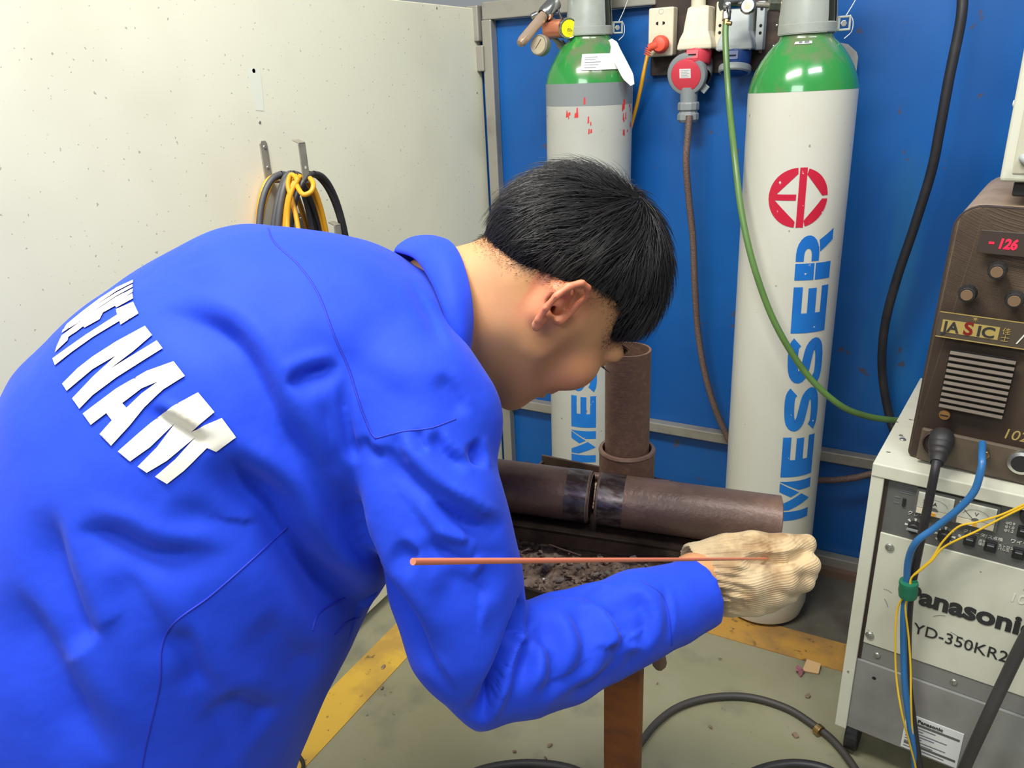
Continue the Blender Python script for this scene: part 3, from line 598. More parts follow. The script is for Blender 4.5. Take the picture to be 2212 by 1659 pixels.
# ================================================================== WALL HOOKS AND COILS
def uhook(name, label, y, ztop, zbot, out, lip):
    t = thing(name, label, 'hook', (WX, y, ztop)); hw = .0095; th = .0028; mb = MB()
    mb.prism([(-hw, -(ztop-zbot)), (hw, -(ztop-zbot)), (hw, -.006), (hw*.6, 0), (-hw*.6, 0), (-hw, -.006)], (0, 0, 0), (0, 1, 0), (0, 0, 1), th)
    L = ztop-zbot; mb.bb(0, out, -hw, hw, -L-th, -L); mb.bb(out-th, out, -hw, hw, -L, -L+lip)
    mb.box((out-.008, 0, -L+lip+.003), (.018, hw*1.8, th), Matrix.Rotation(.35, 3, 'Y')); mb.obj('strap', m_galv, t, bev=.0012)
    if lip > .05:
        screw((th, .001, -.012), (1, 0, 0), .0042, t); screw((th, .001, -.050), (1, 0, 0), .0035, t)
        MB().lathe([(.003, 0), (0, 0)], (out+.0004, 0, -L+.026), (1, 0, 0), 12).obj('bolt_hole', mat('hole_wall', S(206, 204, 192), .5), t)
    return t
# strap is at y 1.121 on the white wall
uhook('wall_hook', 'upper galvanized strap hook on the white wall carrying the cable coils', 1.121, 1.216, 1.141, .100, .070)
uhook('wall_hook', 'lower strap hook whose two tips show just above the shoulder', 1.190, 1.068, .985, .100, .062)
def coil(name, label, m, xs, r, ztop, w_, h_, y0, jit, seed, n=1):
    t = thing(name, label, 'cable', (WX+xs[0], y0, ztop)); R_ = random.Random(seed)
    for i, x in enumerate(xs):
        ww = w_*(1+R_.uniform(-jit, jit)); hh = h_*(1+R_.uniform(-.06, .06)); yo = y0+R_.uniform(-.008, .008); P = []
        for k in range(25):
            a = 2*PI*k/24; s_ = math.sin(a); c__ = math.cos(a)
            P.append((WX+x+.006*math.sin(2*a+i), yo+ww/2*s_*(1-.12*c__), ztop+r*.6-hh/2+hh/2*c__))
        MB().tube(P, r, 10, smooth=3, cap=False).obj('loop', m, t, world=True, smooth=True)
    return t
coil('cable_coil', 'yellow cable coil hanging nearest the white wall on the upper hook', m_cabyel, [.014, .023, .030], .0046, 1.147, .15, .34, 1.121, .05, 1)
coil('cable_coil', 'charcoal cable coil hanging in the middle of the upper hook', m_cabgrey, [.040, .049, .058, .067], .0062, 1.151, .135, .33, 1.123, .30, 2)
yc = coil('cable_coil', 'yellow cable coil with a small bound loop at the outer end of the upper hook', m_cabyel, [.074, .084], .0048, 1.148, .12, .33, 1.125, .14, 3)
P = [at(650, 530, 1.43), at(640, 470, 1.43), at(630, 430, 1.43), at(622, 400, 1.43), at(628, 378, 1.43), at(640, 385, 1.425), at(642, 402, 1.41), at(655, 420, 1.40), at(672, 414, 1.40), at(677, 398, 1.405), at(670, 385, 1.42)]
MB().tube(P, .0046, 10, smooth=5).obj('small_loop', m_cabyel, yc, world=True, smooth=True)
P = [at(645, 385, 1.41), at(628, 420, 1.41), at(621, 470, 1.42), at(622, 520, 1.42)]
MB().tube(P, .0046, 10, smooth=5).obj('small_loop', m_cabyel, yc, world=True, smooth=True)
coil('cable_coil', 'black cable coil hanging outermost behind the front arm of the upper hook', m_cabdk, [.088, .094], .0056, 1.150, .155, .34, 1.135, .10, 5)

# ================================================================== WELDING STAND, PIPES, TRAY
st0 = at(1355, 900, 1.06); SX, SY = st0[0], st0[1]
st = thing('welding_stand', 'rusty welding stand with flat post, pipe socket and slag tray', 'stand', (SX, SY, 0))
zt = at(1355, 1300, 1.06)[2]
MB().bb(-.030, .030, -.012, .012, 0, .70).obj('post', m_post, st, bev=.002)
zc_ = at(1353, 1015, 1.06)
MB().lathe([(.039, -.16), (.039, .02), (.0345, .02), (.0345, -.10)], (0, 0, zc_[2]), (0, 0, 1), 40).obj('pipe_socket', m_rustp, st, smooth=True, label='short rusty pipe sleeve')
MB().lathe([(.040, 0), (.0388, .003), (.0345, .0035), (.0335, 0)], (0, 0, zc_[2]+.018), (0, 0, 1), 40).obj('sleeve_rim', m_rust, st, smooth=True)
ztop = at(1355, 745, 1.04)[2]
MB().lathe([(.0308, zc_[2]-.12), (.0308, ztop), (.0278, ztop), (.0278, zc_[2]-.1)], (0, 0, 0), (0, 0, 1), 40).obj('upright_pipe', m_rustp, st, smooth=True, label='upright brown pipe')
zz = zc_[2]-.02; mb = MB(); mb.cyl(at(1268, 1028, 1.04), at(1445, 1047, 1.05), .0062, n=10); mb.obj('clamp_bolt', m_rust, st, world=True, smooth=True)
# horizontal pipe pieces
pL, pR = Vector(at(1000, 1036, 1.045)), Vector(at(1684, 1130, .955)); dv = (pR-pL).normalized()
Lp = (pR-pL).length
fr = (Vector(at(1281, 1079, 1.0))-pL).length
def pipe(name, label, a, b, r, brightA, brightB):
    t = thing(name, label, 'pipe', a); d = (b-a).normalized(); L = (b-a).length
    MB().lathe([(r-.0045, 0), (r, .0015), (r, L-.0015), (r-.0045, L), (r-.0045, 0)], a, d, 56).obj('pipe_wall', m_rust, t, world=True, smooth=True)
    mb = MB(); mb.lathe([(r+.0003, .004), (r+.0003, brightA[1])] if brightA else [(r+.0003, L-brightB[1]), (r+.0003, L-.004)], a, d, 56)
    mb.obj('ground_band', m_bright, t, world=True, smooth=True, label='bright ground steel band')
    mb = MB(); z0 = 0 if brightA else L
    mb.lathe([(r+.0004, z0+(.004 if brightA else -.004)), (r-.003, z0+(.0002 if brightA else -.0002)), (r-.0046, z0)], a, d, 56)
    mb.obj('bevelled_edge', mat('bevel_edge', S(150, 138, 124), .5, .4), t, world=True, smooth=True)
    return t
RP = .0345
pipe('steel_pipe', 'brown steel pipe left of the weld gap, lying on the stand', pL-dv*.12, pL+dv*(fr-.003), RP, None, (0, .032))
pipe('steel_pipe', 'brown steel pipe right of the weld gap, ending above the gloved hand', pL+dv*(fr+.004), pR, RP, (0, .036), None)
# angle bar under the pipes and tray
down = Vector((0, 0, -1)); side = dv.cross(down).normalized()   # towards camera or away
if side.dot(Vector(C0)-pL) < 0: side = -side
pa = pL+down*.040; 
mb = MB(); c0 = pL-dv*.08+down*.036+side*.004; c1_ = pR-dv*.07+down*.036+side*.004
for (o1, o2, h1, h2) in ((-.002, .002, 0, -.05),):
    vs = [c0+side*.03+down*0, c1_+side*.03, c1_+side*.034, c0+side*.034]; vs += [v+down*.022 for v in vs]
    mb.add(vs, [(0, 1, 2, 3), (7, 6, 5, 4), (0, 4, 5, 1), (1, 5, 6, 2), (2, 6, 7, 3), (3, 7, 4, 0)])
vs = [c0-side*.03, c1_-side*.03, c1_+side*.034, c0+side*.034]; vs += [v+down*.004 for v in vs]
mb.add(vs, [(0, 1, 2, 3), (7, 6, 5, 4), (0, 4, 5, 1), (1, 5, 6, 2), (2, 6, 7, 3), (3, 7, 4, 0)])
vs = [c0-side*.030-down*.004, c1_-side*.030-down*.004, c1_-side*.027-down*.004, c0-side*.027-down*.004]; vs += [v+down*.008 for v in vs]
mb.add(vs, [(0, 1, 2, 3), (7, 6, 5, 4), (0, 4, 5, 1), (1, 5, 6, 2), (2, 6, 7, 3), (3, 7, 4, 0)])
mb.obj('angle_bar', m_tray, st, world=True, bev=.0008)
TZ = .712
tcn = onz(1290, 1235, TZ)
mb = MB(); tx0, tx1, ty0, ty1 = -.50, -.235, .67, .98
mb.bb(tx0, tx1, ty0, ty1, TZ-.012, TZ-.008); mb.bb(tx0, tx1, ty1-.004, ty1, TZ-.012, TZ+.03); mb.bb(tx0, tx0+.004, ty0, ty1, TZ-.012, TZ+.02); mb.bb(tx1-.004, tx1, ty0, ty1, TZ-.012, TZ+.02); mb.bb(tx0, tx1, ty0, ty0+.004, TZ-.012, TZ+.02)
mb.obj('tray', m_tray, st, world=True, bev=.001)
MB().add([(tx0, ty1+.0005, TZ-.01), (tx1, ty1+.0005, TZ-.01), (tx1, ty1+.0005, TZ+.025), (tx0, ty1+.0005, TZ+.025)], [(0, 1, 2, 3)])
MB().sphere(at(1424, 1428, 1.07), .011, 10, 6, (1, .8, 1.4)).obj('wing_bolt', m_rust, st, world=True)
# slag heap surface
n1, n2 = 90, 90; vs = []; fs = []
for j in range(n2):
    for i in range(n1):
        x = tx0+.005+(tx1-tx0-.01)*i/(n1-1); y = ty0+.005+(ty1-ty0-.01)*j/(n2-1)
        z = TZ-.006+.012*(noise.fractal(Vector((x*22, y*22, 0)), 1, 2, 4)*.5+.5)+.006*abs(noise.noise(Vector((x*90, y*90, 3))))
        vs.append((x, y, z))
for j in range(n2-1):
    for i in range(n1-1): fs.append((j*n1+i, j*n1+i+1, (j+1)*n1+i+1, (j+1)*n1+i))
sl = MB().add(vs, fs)
R_ = random.Random(11)
def chip(mb, p, s_, R_):
    n = R_.choice([5, 6]); q = Matrix.Rotation(R_.uniform(-.7, .7), 3, 'X') @ Matrix.Rotation(R_.uniform(-.7, .7), 3, 'Y') @ Matrix.Rotation(R_.uniform(0, 6.28), 3, 'Z')
    vs = []
    for k in range(n):
        a = 2*PI*k/n+R_.uniform(-.3, .3); rr_ = s_*R_.uniform(.6, 1.1); vs.append(Vector((rr_*math.cos(a), rr_*math.sin(a)*.7, 0)))
    top = [v*.85+Vector((0, 0, s_*.35)) for v in vs]
    mb.add([q@v+Vector(p) for v in vs+top], [tuple(range(n))[::-1], tuple(range(n, 2*n))]+[(i, (i+1) % n, n+(i+1) % n, n+i) for i in range(n)])
for k in range(900): chip(sl, (R_.uniform(tx0+.01, tx1-.01), R_.uniform(ty0+.01, ty1-.01), TZ+R_.uniform(.0, .010)), R_.uniform(.002, .006), R_)
tag(sl.obj('slag_debris', m_slag), 'brown slag crumbs and dirt filling the tray under the pipes', 'debris', kind='stuff')
flk = [(1185, 1222, .013), (1250, 1228, .007), (1292, 1242, .010), (1312, 1240, .007), (1178, 1252, .006), (1296, 1176, .006), (1230, 1216, .007), (1350, 1230, .007), (1330, 1210, .006), (1395, 1222, .004), (1160, 1210, .006), (1450, 1185, .007), (1210, 1255, .008), (1370, 1205, .008)]
FL = ['large brown-grey slag flake crossed by the filler rod near the sleeve', 'flat grey flake just below the rod in mid tray', 'bright shiny flake, largest of the pair in mid tray', 'small shiny flake touching the right of the large bright one', 'dark flake near the sleeve at the tray left', 'pale flake highest up, under the weld gap', 'flake between the brown one and the mid-tray flake, at the rod', 'grey flake right of the bright pair', 'small flake above the bright pair, under the rod', 'tiny flake next to the forearm sleeve', 'grey flake at the left end, beside the upper arm', 'shiny flake beside the glove cuff under the pipe', 'rough flake lowest in the left of the tray', 'flake above the grey one at the right of the rod']
for q_, (px, py, s_) in enumerate(flk):
    p = onz(px, py, TZ+.014); mb = MB(); chip(mb, (0, 0, 0), s_, R_); o = mb.obj('slag_flake', m_flake); o.location = p
    tag(o, FL[q_], 'flake', 'slag flakes on the tray')
tag(MB().tube([onz(1165, 1168, TZ+.02), onz(1210, 1185, TZ+.02), onz(1255, 1200, TZ+.018)], .0012, 6).obj('rod_stub', m_rust), 'thin rusty rod stub lying on the slag', 'rod')

# ================================================================== WELDING POWER SOURCE (cream cabinet)
CA = math.radians(-7.); CO = Vector((-.033, 1.309, 0))
pw = thing('welding_power_source', 'cream and grey welding power source cabinet standing on the floor at the right', 'welding machine', CO, (0, 0, CA))
W, D_, ZB, ZT = .39, .46, .085, .666
MB().bb(0, W, .0, D_, ZT-.004, ZT).obj('top_panel', m_pana, pw, bev=.001)
mb = MB(); mb.bb(0, .021, 0, .03, ZB-.005, ZT-.024); mb.obj('side_frame', m_pana, pw, bev=.0015)
mb = MB(); mb.bb(W-.021, W, 0, .03, ZB-.005, ZT-.024); mb.obj('side_frame', m_pana, pw, bev=.0015)
MB().bb(0, W, -.002, .03, ZT-.024, ZT+.001).obj('top_frame', m_pana, pw, bev=.002)
mb = MB(); mb.bb(.001, .004, .03, D_, ZB, ZT-.004); mb.bb(W-.004, W-.001, .03, D_, ZB, ZT-.004); mb.bb(.004, W-.004, D_-.004, D_, ZB, ZT-.004); mb.bb(.004, W-.004, .03, D_, ZB, ZB+.004); mb.obj('casing', m_pana, pw)
FY = .010
MB().bb(.021, .027, FY-.002, .03, ZB, ZT-.024).obj('door_gap', m_jasd, pw)
MB().bb(.027, W-.021, FY, .03, .533, ZT-.024).obj('control_panel', m_panad, pw)
MB().bb(.027, W-.021, FY-.003, .03, .292, .5325).obj('front_panel', m_pana, pw, bev=.001)
MB().bb(.024, W-.021, FY-.001, .03, .252, .2915).obj('middle_band', m_panag, pw, bev=.001)
MB().bb(.021, W-.021, FY-.006, .03, ZB, .2515).obj('lower_panel', mat('cabinet_grey_low', S(136, 136, 132), .4, mix=[(S(108, 106, 100), (6, 6, 6), .45, .65, 4, .6)]), pw, bev=.001)
for (x, z) in ((.045, .508), (.036, .312)): screw((x, FY-.003, z), (0, -1, 0), .0078, pw)
for (x, z) in ((.053, .272), (.180, .272), (.33, .272)): screw((x, FY-.001, z), (0, -1, 0), .0062, pw)
for (x, z) in ((.055, .222), (.30, .222)): MB().lathe([(.0035, 0), (0, 0)], (x, FY-.0065, z), (0, -1, 0), 12).obj('bolt_hole', m_hole, pw)
for z in (.58, .40, .28): screw((0, .03, z), (-1, 0, 0), .005, pw, m_paper)
screw((.025, .12, ZT), (0, 0, 1), .006, pw)
F0 = FY-.0006
def rect(nm, x0, x1, z0, z1, m, y=F0, dy=.0006, bev=0): return MB().bb(x0, x1, y, y+dy, z0, z1).obj(nm, m, pw, bev=bev)
def meter(x0, z0, x1, z1, ltr):
    t = MB().bb(x0-.004, x1+.004, F0-.006, F0+.004, z0-.004, z1+.004).obj('meter', m_panad, pw, bev=.001)
    MB().bb(x0, x1, F0-.010, F0-.006, z0+.012, z1).obj('dial_face', m_meter, t, bev=.0008)
    MB().bb(x0, x1, F0-.0095, F0-.006, z0, z0+.0115).obj('dial_base', m_cream, t, bev=.0008)
    xc = (x0+x1)/2
    MB().lathe([(.006, 0), (0, 0)], (xc, F0-.0103, z0+.011), (0, -1, 0), 20, 0, PI, (1, 0, 0)).obj('pivot_cover', m_panad, t)
    MB().bb(xc-.003, xc+.003, F0-.0106, F0-.0095, z0+.001, z0+.007).obj('amber_mark', m_amber, t)
    MB().tube([(xc-.004, F0-.0106, z0+.014), (xc-.018, F0-.0106, z1-.012)], .0004, 5, 2).obj('needle', m_ink, t)
    MB().tube([(xc+.022*math.cos(a), F0-.0103, z0+.012+.02*math.sin(a)) for a in np.linspace(.5, PI-.5, 9)], .0003, 4, 2).obj('scale_arc', m_print, t)
    text('dial_letter', ltr, .009, m_ink, t, (xc, F0-.0105, z0+.021), align='CENTER')
meter(.076, .592, .129, .632, 'A'); meter(.136, .592, .189, .632, 'V')
def dial(x, z, r, pointer):
    t = MB().lathe([(r, 0), (r, .0008), (0, .0008)], (x, F0, z), (0, -1, 0), 32).obj('dial', m_panad, pw)
    for k in range(13):
        a = math.radians(-45+k*22.5); 
        if k % 2 == 0: MB().prism([(r*.62, -.0009), (r*.98, -.002), (r*.98, .002), (r*.62, .0009)], (x, F0-.0010, z), (math.cos(a), 0, math.sin(a)), (-math.sin(a), 0, math.cos(a)), .0004).obj('tick', m_white, t)
    MB().lathe([(.0105, 0), (.0098, .012), (.008, .014), (0, .014)], (x, F0-.001, z), (0, -1, 0), 24).obj('knob', m_black, t, smooth=True)
    if pointer: MB().bb(x-.0095, x+.0095, F0-.018, F0-.013, z-.002, z+.002).obj('pointer_bar', m_greyp, t, bev=.0006)
dial(.0775, .561, .0155, True); dial(.1235, .559, .0165, False)
def rocker(x, z):
    t = MB().bb(x-.0085, x+.0085, F0-.004, F0+.002, z-.010, z+.010).obj('rocker_switch', m_black, pw, bev=.0012)
    MB().box((x, F0-.0045, z+.001), (.011, .004, .013), Matrix.Rotation(.25, 3, 'X')).obj('rocker', m_ink, t, bev=.0008)
    MB().bb(x-.005, x+.005, F0-.0080, F0-.0072, z+.003, z+.005).obj('rocker_mark', m_greyp, t)
for (x, z) in ((.160, .561), (.190, .560), (.229, .560), (.229, .600), (.29, .560), (.29, .600)): rocker(x, z)
MB().lathe([(.014, 0), (.013, .012), (0, .013)], (.232, F0, .632), (0, -1, 0), 24).obj('round_knob', m_black, pw, smooth=True)
MB().bb(.053, .058, F0-.003, F0, .594, .609).obj('slide_switch', m_black, pw, bev=.0005)
for k in range(4): rect('panel_print', .047, .066, .618+.004*k, .6195+.004*k, m_print, F0-.0003)
rect('panel_print', .040, .049, .607, .6085, m_print, F0-.0003); rect('panel_print', .040, .049, .596, .5975, m_print, F0-.0003)
text('label_text', 'クレータ', .009, m_white, pw, (.063, F0-.0004, .581)); text('label_text', 'クレータ', .008, m_white, pw, (.148, F0-.0004, .5735))
text('label_text', 'ガス点検', .0072, m_white, pw, (.176, F0-.0004, .5735)); text('label_text', 'ワイヤ', .0085, m_white, pw, (.214, F0-.0004, .576))
text('label_text', 'ストロング\nパルス', .0055, m_white, pw, (.200, F0-.0004, .563)); text('label_text', 'φ0.9\nφ1.0\nφ1.2', .0068, m_white, pw, (.203, F0-.0004, .607))
text('label_text', '有', .006, m_white, pw, (.142, F0-.0004, .562)); text('label_text', '点検\n溶接', .006, m_white, pw, (.172, F0-.0004, .563))
text('brand_lettering', 'Panasonic', .0490, m_ink, pw, (.079, FY-.0040, .412), bold=.0019, sx=1.02, spacing=1.0)
text('model_lettering', 'YD-350KR2', .0315, m_ink, pw, (.1035, FY-.0038, .349), bold=.0001, sx=.92, spacing=1.02)
text('chalk_number', '10', .024, m_white, pw, (.229, FY-.0038, .470), shear=.1)
# rating plate
rt = rect('rating_plate', .118, .212, .090, .172, m_paper, FY-.0075, .0015)
text('plate_text', 'Panasonic', .0105, m_ink, rt, (.138, FY-.0085, .160), bold=.0003)
for k in range(10): MB().bb(.122, .208 if k in (0, 8) else .19-.02*(k % 3), FY-.0080, FY-.0074, .1515-k*.0062, (.1565 if k in (0, 8) else .1535)-k*.0062).obj('plate_line', m_panad if k in (0, 8) else m_print, rt)
mb = MB(); 
for (x, y) in ((.03, .05), (W-.03, .05), (.03, D_-.05), (W-.03, D_-.05)): mb = MB(); mb.cyl((x-.012, y, .04), (x+.012, y, .04), .04, n=24); mb.obj('castor', m_black, pw, bev=.003); MB().bb(x-.016, x+.016, y-.02, y+.02, .06, ZB).obj('castor_bracket', m_zinc, pw)
for k, (a, b, c, d) in enumerate([((.046, .42), (.060, .417), 0, 0), ((.05, .40), (.058, .385), 0, 0), ((.13, .395), (.148, .404), 0, 0), ((.255, .33), (.262, .32), 0, 0), ((.16, .375), (.2, .356), 0, 0)]):
    MB().tube([(a[0], FY-.0034, a[1]), ((a[0]+b[0])/2, FY-.0034, (a[1]+b[1])/2+.002), (b[0], FY-.0034, b[1])], .0005, 5, 3).obj('scratch', m_panag, pw)

# ================================================================== INVERTER WELDER (brown)
wd = thing('inverter_welder', 'brown inverter welder with red digital display standing on the cream cabinet', 'welding machine', CO+Matrix.Rotation(CA, 3, 'Z')@Vector((.047, .04, ZT)), (0, math.radians(1.6), CA))
WW, WH, WD = .235, .425, .40
def rr_outline(w, h, r, r2=None, n=6):
    P = []
    for cx, cz, a0, q in ((w-r, h-r, 0, r), (r, h-r, PI/2, r), (r2 or r, r2 or r, PI, r2 or r), (w-(r2 or r), r2 or r, 1.5*PI, r2 or r)):
        for k in range(n+1): a = a0+PI/2*k/n; P.append((cx+q*math.cos(a), cz+q*math.sin(a)))
    return P
Z0 = .004
MB().prism(rr_outline(WW, WH, .035, .014), (0, .02, Z0), (1, 0, 0), (0, 0, 1), -.02).obj('front_panel', m_jas, wd, bev=.0015)
ol = rr_outline(WW+.006, WH+.006, .037, .012)
MB().prism(ol, (-.003, WD, Z0-.003), (1, 0, 0), (0, 0, 1), WD-.016).obj('casing', m_jasc, wd, bev=.002)
MB().prism(rr_outline(WW+.008, WH+.008, .038, .012), (-.004, .022, Z0-.004), (1, 0, 0), (0, 0, 1), .006).obj('edge_trim', m_jasd, wd, bev=.001)
MB().bb(.012, WW-.012, -.004, .004, Z0+.003, .066).obj('connector_panel', m_jas, wd, bev=.003)
def wr(nm, x0, x1, z0, z1, m, y=-.0008, dy=.0008, bev=0): return MB().bb(x0, x1, y, y+dy, z0, z1).obj(nm, m, wd, bev=bev)
zz0 = -ZT  # heights below are absolute
def Zl(z): return z-ZT
dp = wr('display_window', .036, .150, Zl(1.031), Zl(1.066), m_disp, -.002, .003, .001)
text('display_digits', '-', .022, m_led, dp, (.049, -.0025, Zl(1.043)), bold=.0006); text('display_digits', '126', .0205, m_led, dp, (.060, -.0025, Zl(1.041)), bold=.0006, shear=.15, sx=.82)
def wknob(x, z):
    t = MB().lathe([(.0135, 0), (.0125, .004), (.0125, .010), (.0115, .015), (.0, .015)], (x, 0, Zl(z)), (0, -1, 0), 12).obj('knob', m_black, wd, bev=.0008)
    MB().lathe([(.0085, .0154), (.008, .0162), (0, .0162)], (x, 0, Zl(z)), (0, -1, 0), 20).obj('knob_cap', mat('knob_cap', S(140, 114, 88), .35, .4), t)
for x, z in ((.068, 1.008), (.036, .968), (.098, .968), (.14, 1.008), (.16, .968)): wknob(x, z)
wr('dark_band', .004, WW-.004, Zl(.893), Zl(.933), mat('band_dark', S(74, 64, 52), .5)); wr('gold_line', .004, WW-.004, Zl(.9325), Zl(.934), m_gold, -.0012); wr('gold_line', .004, WW-.004, Zl(.892), Zl(.8935), m_gold, -.0012)
wr('logo_plate', .010, .088, Zl(.901), Zl(.9215), m_gold, -.0014)
text('logo_text', 'JA', .0235, m_ink, wd, (.0125, -.0018, Zl(.903)), bold=.0006, sx=1.0); text('logo_text', 'S', .029, m_dred, wd, (.0405, -.0018, Zl(.9025)), bold=.0008); text('logo_text', 'IC', .0235, m_ink, wd, (.0585, -.0018, Zl(.903)), bold=.0006, sx=1.1)
text('logo_text', '佳\n士', .0115, m_gold, wd, (.0915, -.0018, Zl(.9125)))
mb = MB()
for k in range(8): a = k*PI/4+.2; mb.prism([(0, -.0005), (.0055, 0), (0, .0005)], (.0535, -.0014, Zl(.929)), (math.cos(a), 0, math.sin(a)), (-math.sin(a), 0, math.cos(a)), .0003)
mb.obj('logo_star', m_gold, wd)
text('chalk_mark', '/1', .030, m_white, wd, (.112, -.0016, Zl(.900)), shear=.2); text('chalk_number', '102', .024, m_gold, wd, (.123, -.0016, Zl(.744)), shear=.15)
vt = wr('vent_recess', .028, .120, Zl(.776), Zl(.875), m_hole, -.0004, .0005)
for k in range(10):
    z = Zl(.871-.0102*k); MB().box((.074, -.002, z-.002), (.090-.0, .006, .0062), Matrix.Rotation(-.5, 3, 'X')).obj('vent_slat', m_jas, vt, bev=.0008)
t = MB().lathe([(.0085, 0), (.0078, .003), (0, .0035)], (.040, 0, Zl(.762)), (0, -1, 0), 24).obj('coin_screw', mat('coin_screw', S(150, 112, 66), .35, .5), wd, smooth=True); MB().bb(.034, .046, -.0042, -.0034, Zl(.7612), Zl(.7628)).obj('slot', m_hole, t)
zc3 = Zl(.712)
MB().lathe([(0, 0), (.024, 0), (.024, .008), (.022, .010), (.019, .004), (0, .004)], (.040, -.004, zc3), (0, -1, 0), 32).obj('output_socket', m_jasd, wd, smooth=True)
MB().lathe([(0, 0), (.019, 0), (.019, .009), (.014, .011), (.0, .004)], (.158, -.004, zc3), (0, -1, 0), 28).obj('round_socket', m_zinc, wd, smooth=True); MB().lathe([(.014, 0), (0, 0)], (.158, -.0152, zc3), (0, -1, 0), 24).obj('socket_face', m_black, wd)
MB().lathe([(0, 0), (.008, 0), (.008, .008), (.006, .009), (.006, .014), (0, .014)], (.107, -.004, zc3), (0, -1, 0), 6).obj('gas_outlet', m_brass, wd, bev=.0005)
MB().box((.10, .20, WH+.010), (.02, .16, .012)).obj('handle', m_jasd, wd, bev=.003)
# cream machine above
tm = thing('cream_machine', 'cream machine box standing on top of the brown welder, cut by the frame', 'welding machine', CO+Matrix.Rotation(CA, 3, 'Z')@Vector((.104, .055, 1.110)), (0, 0, CA))
MB().bb(0, .24, .0, .36, .022, .34).obj('casing', m_pana, tm, bev=.006, seg=3); MB().bb(.014, .226, -.002, .01, .034, .33).obj('front_panel', mat('cream_front', S(190, 186, 166), .45), tm, bev=.002)
for y in (.03, .3): MB().bb(.018, .045, y-.015, y+.02, 0, .022).obj('foot', m_black, tm, bev=.003)
for y in (.03, .3): MB().bb(.16, .20, y-.015, y+.02, 0, .022).obj('foot', m_black, tm, bev=.003)
screw((0, .02, .13), (-1, 0, 0), .005, tm, m_paper)
MB().bb(.028, .1, -.003, -.001, .10, .17).obj('panel_sticker', m_paper, tm)
MB().tube([(.026, -.004, .055), (.026, -.016, .058), (.04, -.02, .048), (.07, -.02, .03)], .006, 10).obj('grip', m_greyl, tm, smooth=True)

# ================================================================== CABLES IN FRONT OF THE CABINET
cb = thing('welding_cable', 'black welding cable plugged into the brown welder and hanging down the cabinet', 'cable', at(2030, 960, 1.30))
MB().lathe([(0, 0), (.0165, 0), (.0185, .006), (.0185, .022), (.016, .026), (.0175, .028), (.0165, .034), (.0145, .037), (.0155, .039), (.0145, .045), (.0125, .048), (.0130, .050), (.012, .058), (.010, .064), (0, .066)], at(2036, 938, 1.262), Vector(at(2020, 1020, 1.215))-Vector(at(2036, 938, 1.262)), 28).obj('connector', m_black, cb, world=True, smooth=True)
pts = [at(2024, 995, 1.225), at(2017, 1030, 1.225), at(2003, 1100, 1.25), at(1988, 1170, 1.28), at(1974, 1240, 1.305), at(1967, 1275, 1.318), at(1962, 1330, 1.335), at(1960, 1400, 1.36), at(1962, 1480, 1.375), at(1972, 1560, 1.385), at(1985, 1659, 1.40), onz(1990, 1735, .012), onz(1940, 1790, .012), onz(1840, 1840, .012)]
MB().tube(pts, .0070, 14).obj('cable', m_cabdk, cb, world=True, smooth=True)
pts = [at(2122, 958, 1.225), at(2121, 985, 1.19), at(2120, 1010, 1.18), at(2105, 1060, 1.19), at(2070, 1100, 1.21), at(2020, 1140, 1.24), at(1980, 1170, 1.258), at(1962, 1210, 1.285), at(1958, 1270, 1.31), at(1952, 1330, 1.33), at(1952, 1400, 1.355), at(1955, 1480, 1.37), at(1966, 1570, 1.38), at(1976, 1650, 1.40), onz(1972, 1735, .01), onz(1910, 1790, .01), onz(1800, 1830, .01)]
tag(MB().tube(pts, .0056, 14).obj('gas_hose', m_bhose, smooth=True), 'blue hose from the brown welder running down the cabinet front', 'hose')
for k, (off, lab) in enumerate([(0, 'upper of the two thin yellow wires crossing the meters'), (1, 'lower of the two thin yellow wires crossing the meters')]):
    o_ = 8*k
    pts = [at(2420, 1000+o_, 1.07), at(2320, 1040+o_, 1.10), at(2240, 1078+o_, 1.14), at(2212, 1090+o_*.7, 1.155), at(2160, 1113+o_, 1.18), at(2110, 1128+o_*2.4, 1.205), at(2070, 1138+o_*3.4, 1.222), at(2035, 1172+o_*1.6, 1.245), at(2012, 1208+o_*.5, 1.26), at(1985, 1232+o_*.3, 1.28), at(1968, 1250, 1.293), at(1963+k*4, 1275, 1.302)]
    pts += ([at(1940, 1310, 1.325), at(1934, 1370, 1.34), at(1936, 1460, 1.36), at(1948, 1540, 1.36), at(1966, 1610, 1.38), at(1980, 1670, 1.40), onz(1985, 1745, .006), onz(1930, 1800, .006)] if k == 0 else [at(1956, 1310, 1.315), at(1962, 1370, 1.335), at(1967, 1440, 1.35), at(1968, 1520, 1.36), at(1972, 1590, 1.38), at(1984, 1670, 1.40), onz(1992, 1750, .006), onz(1960, 1810, .006)])
    tag(MB().tube(pts, .0017, 8).obj('thin_wire', m_cabyel2, smooth=True), lab, 'wire')
mb = MB(); a_, b_ = Vector(at(1963, 1256, 1.302)), Vector(at(1961, 1287, 1.314)); mb.lathe([(.0, -.0), (.0145, 0), (.0155, .004), (.0145, .010), (.0155, .018), (.0145, (b_-a_).length), (0, (b_-a_).length)], a_, b_-a_, 20)
tag(mb.obj('tape_wrap', m_tape, smooth=True), 'green tape binding the cables together on the cabinet front', 'tape')
pts = [at(2420, 1120, 1.12), at(2330, 1210, 1.15), at(2260, 1310, 1.18), at(2212, 1385, 1.215), at(2170, 1470, 1.255), at(2128, 1560, 1.29), at(2085, 1655, 1.36), onz(2060, 1725, .012), onz(2000, 1770, .012), onz(1900, 1800, .012), onz(1760, 1850, .012)]
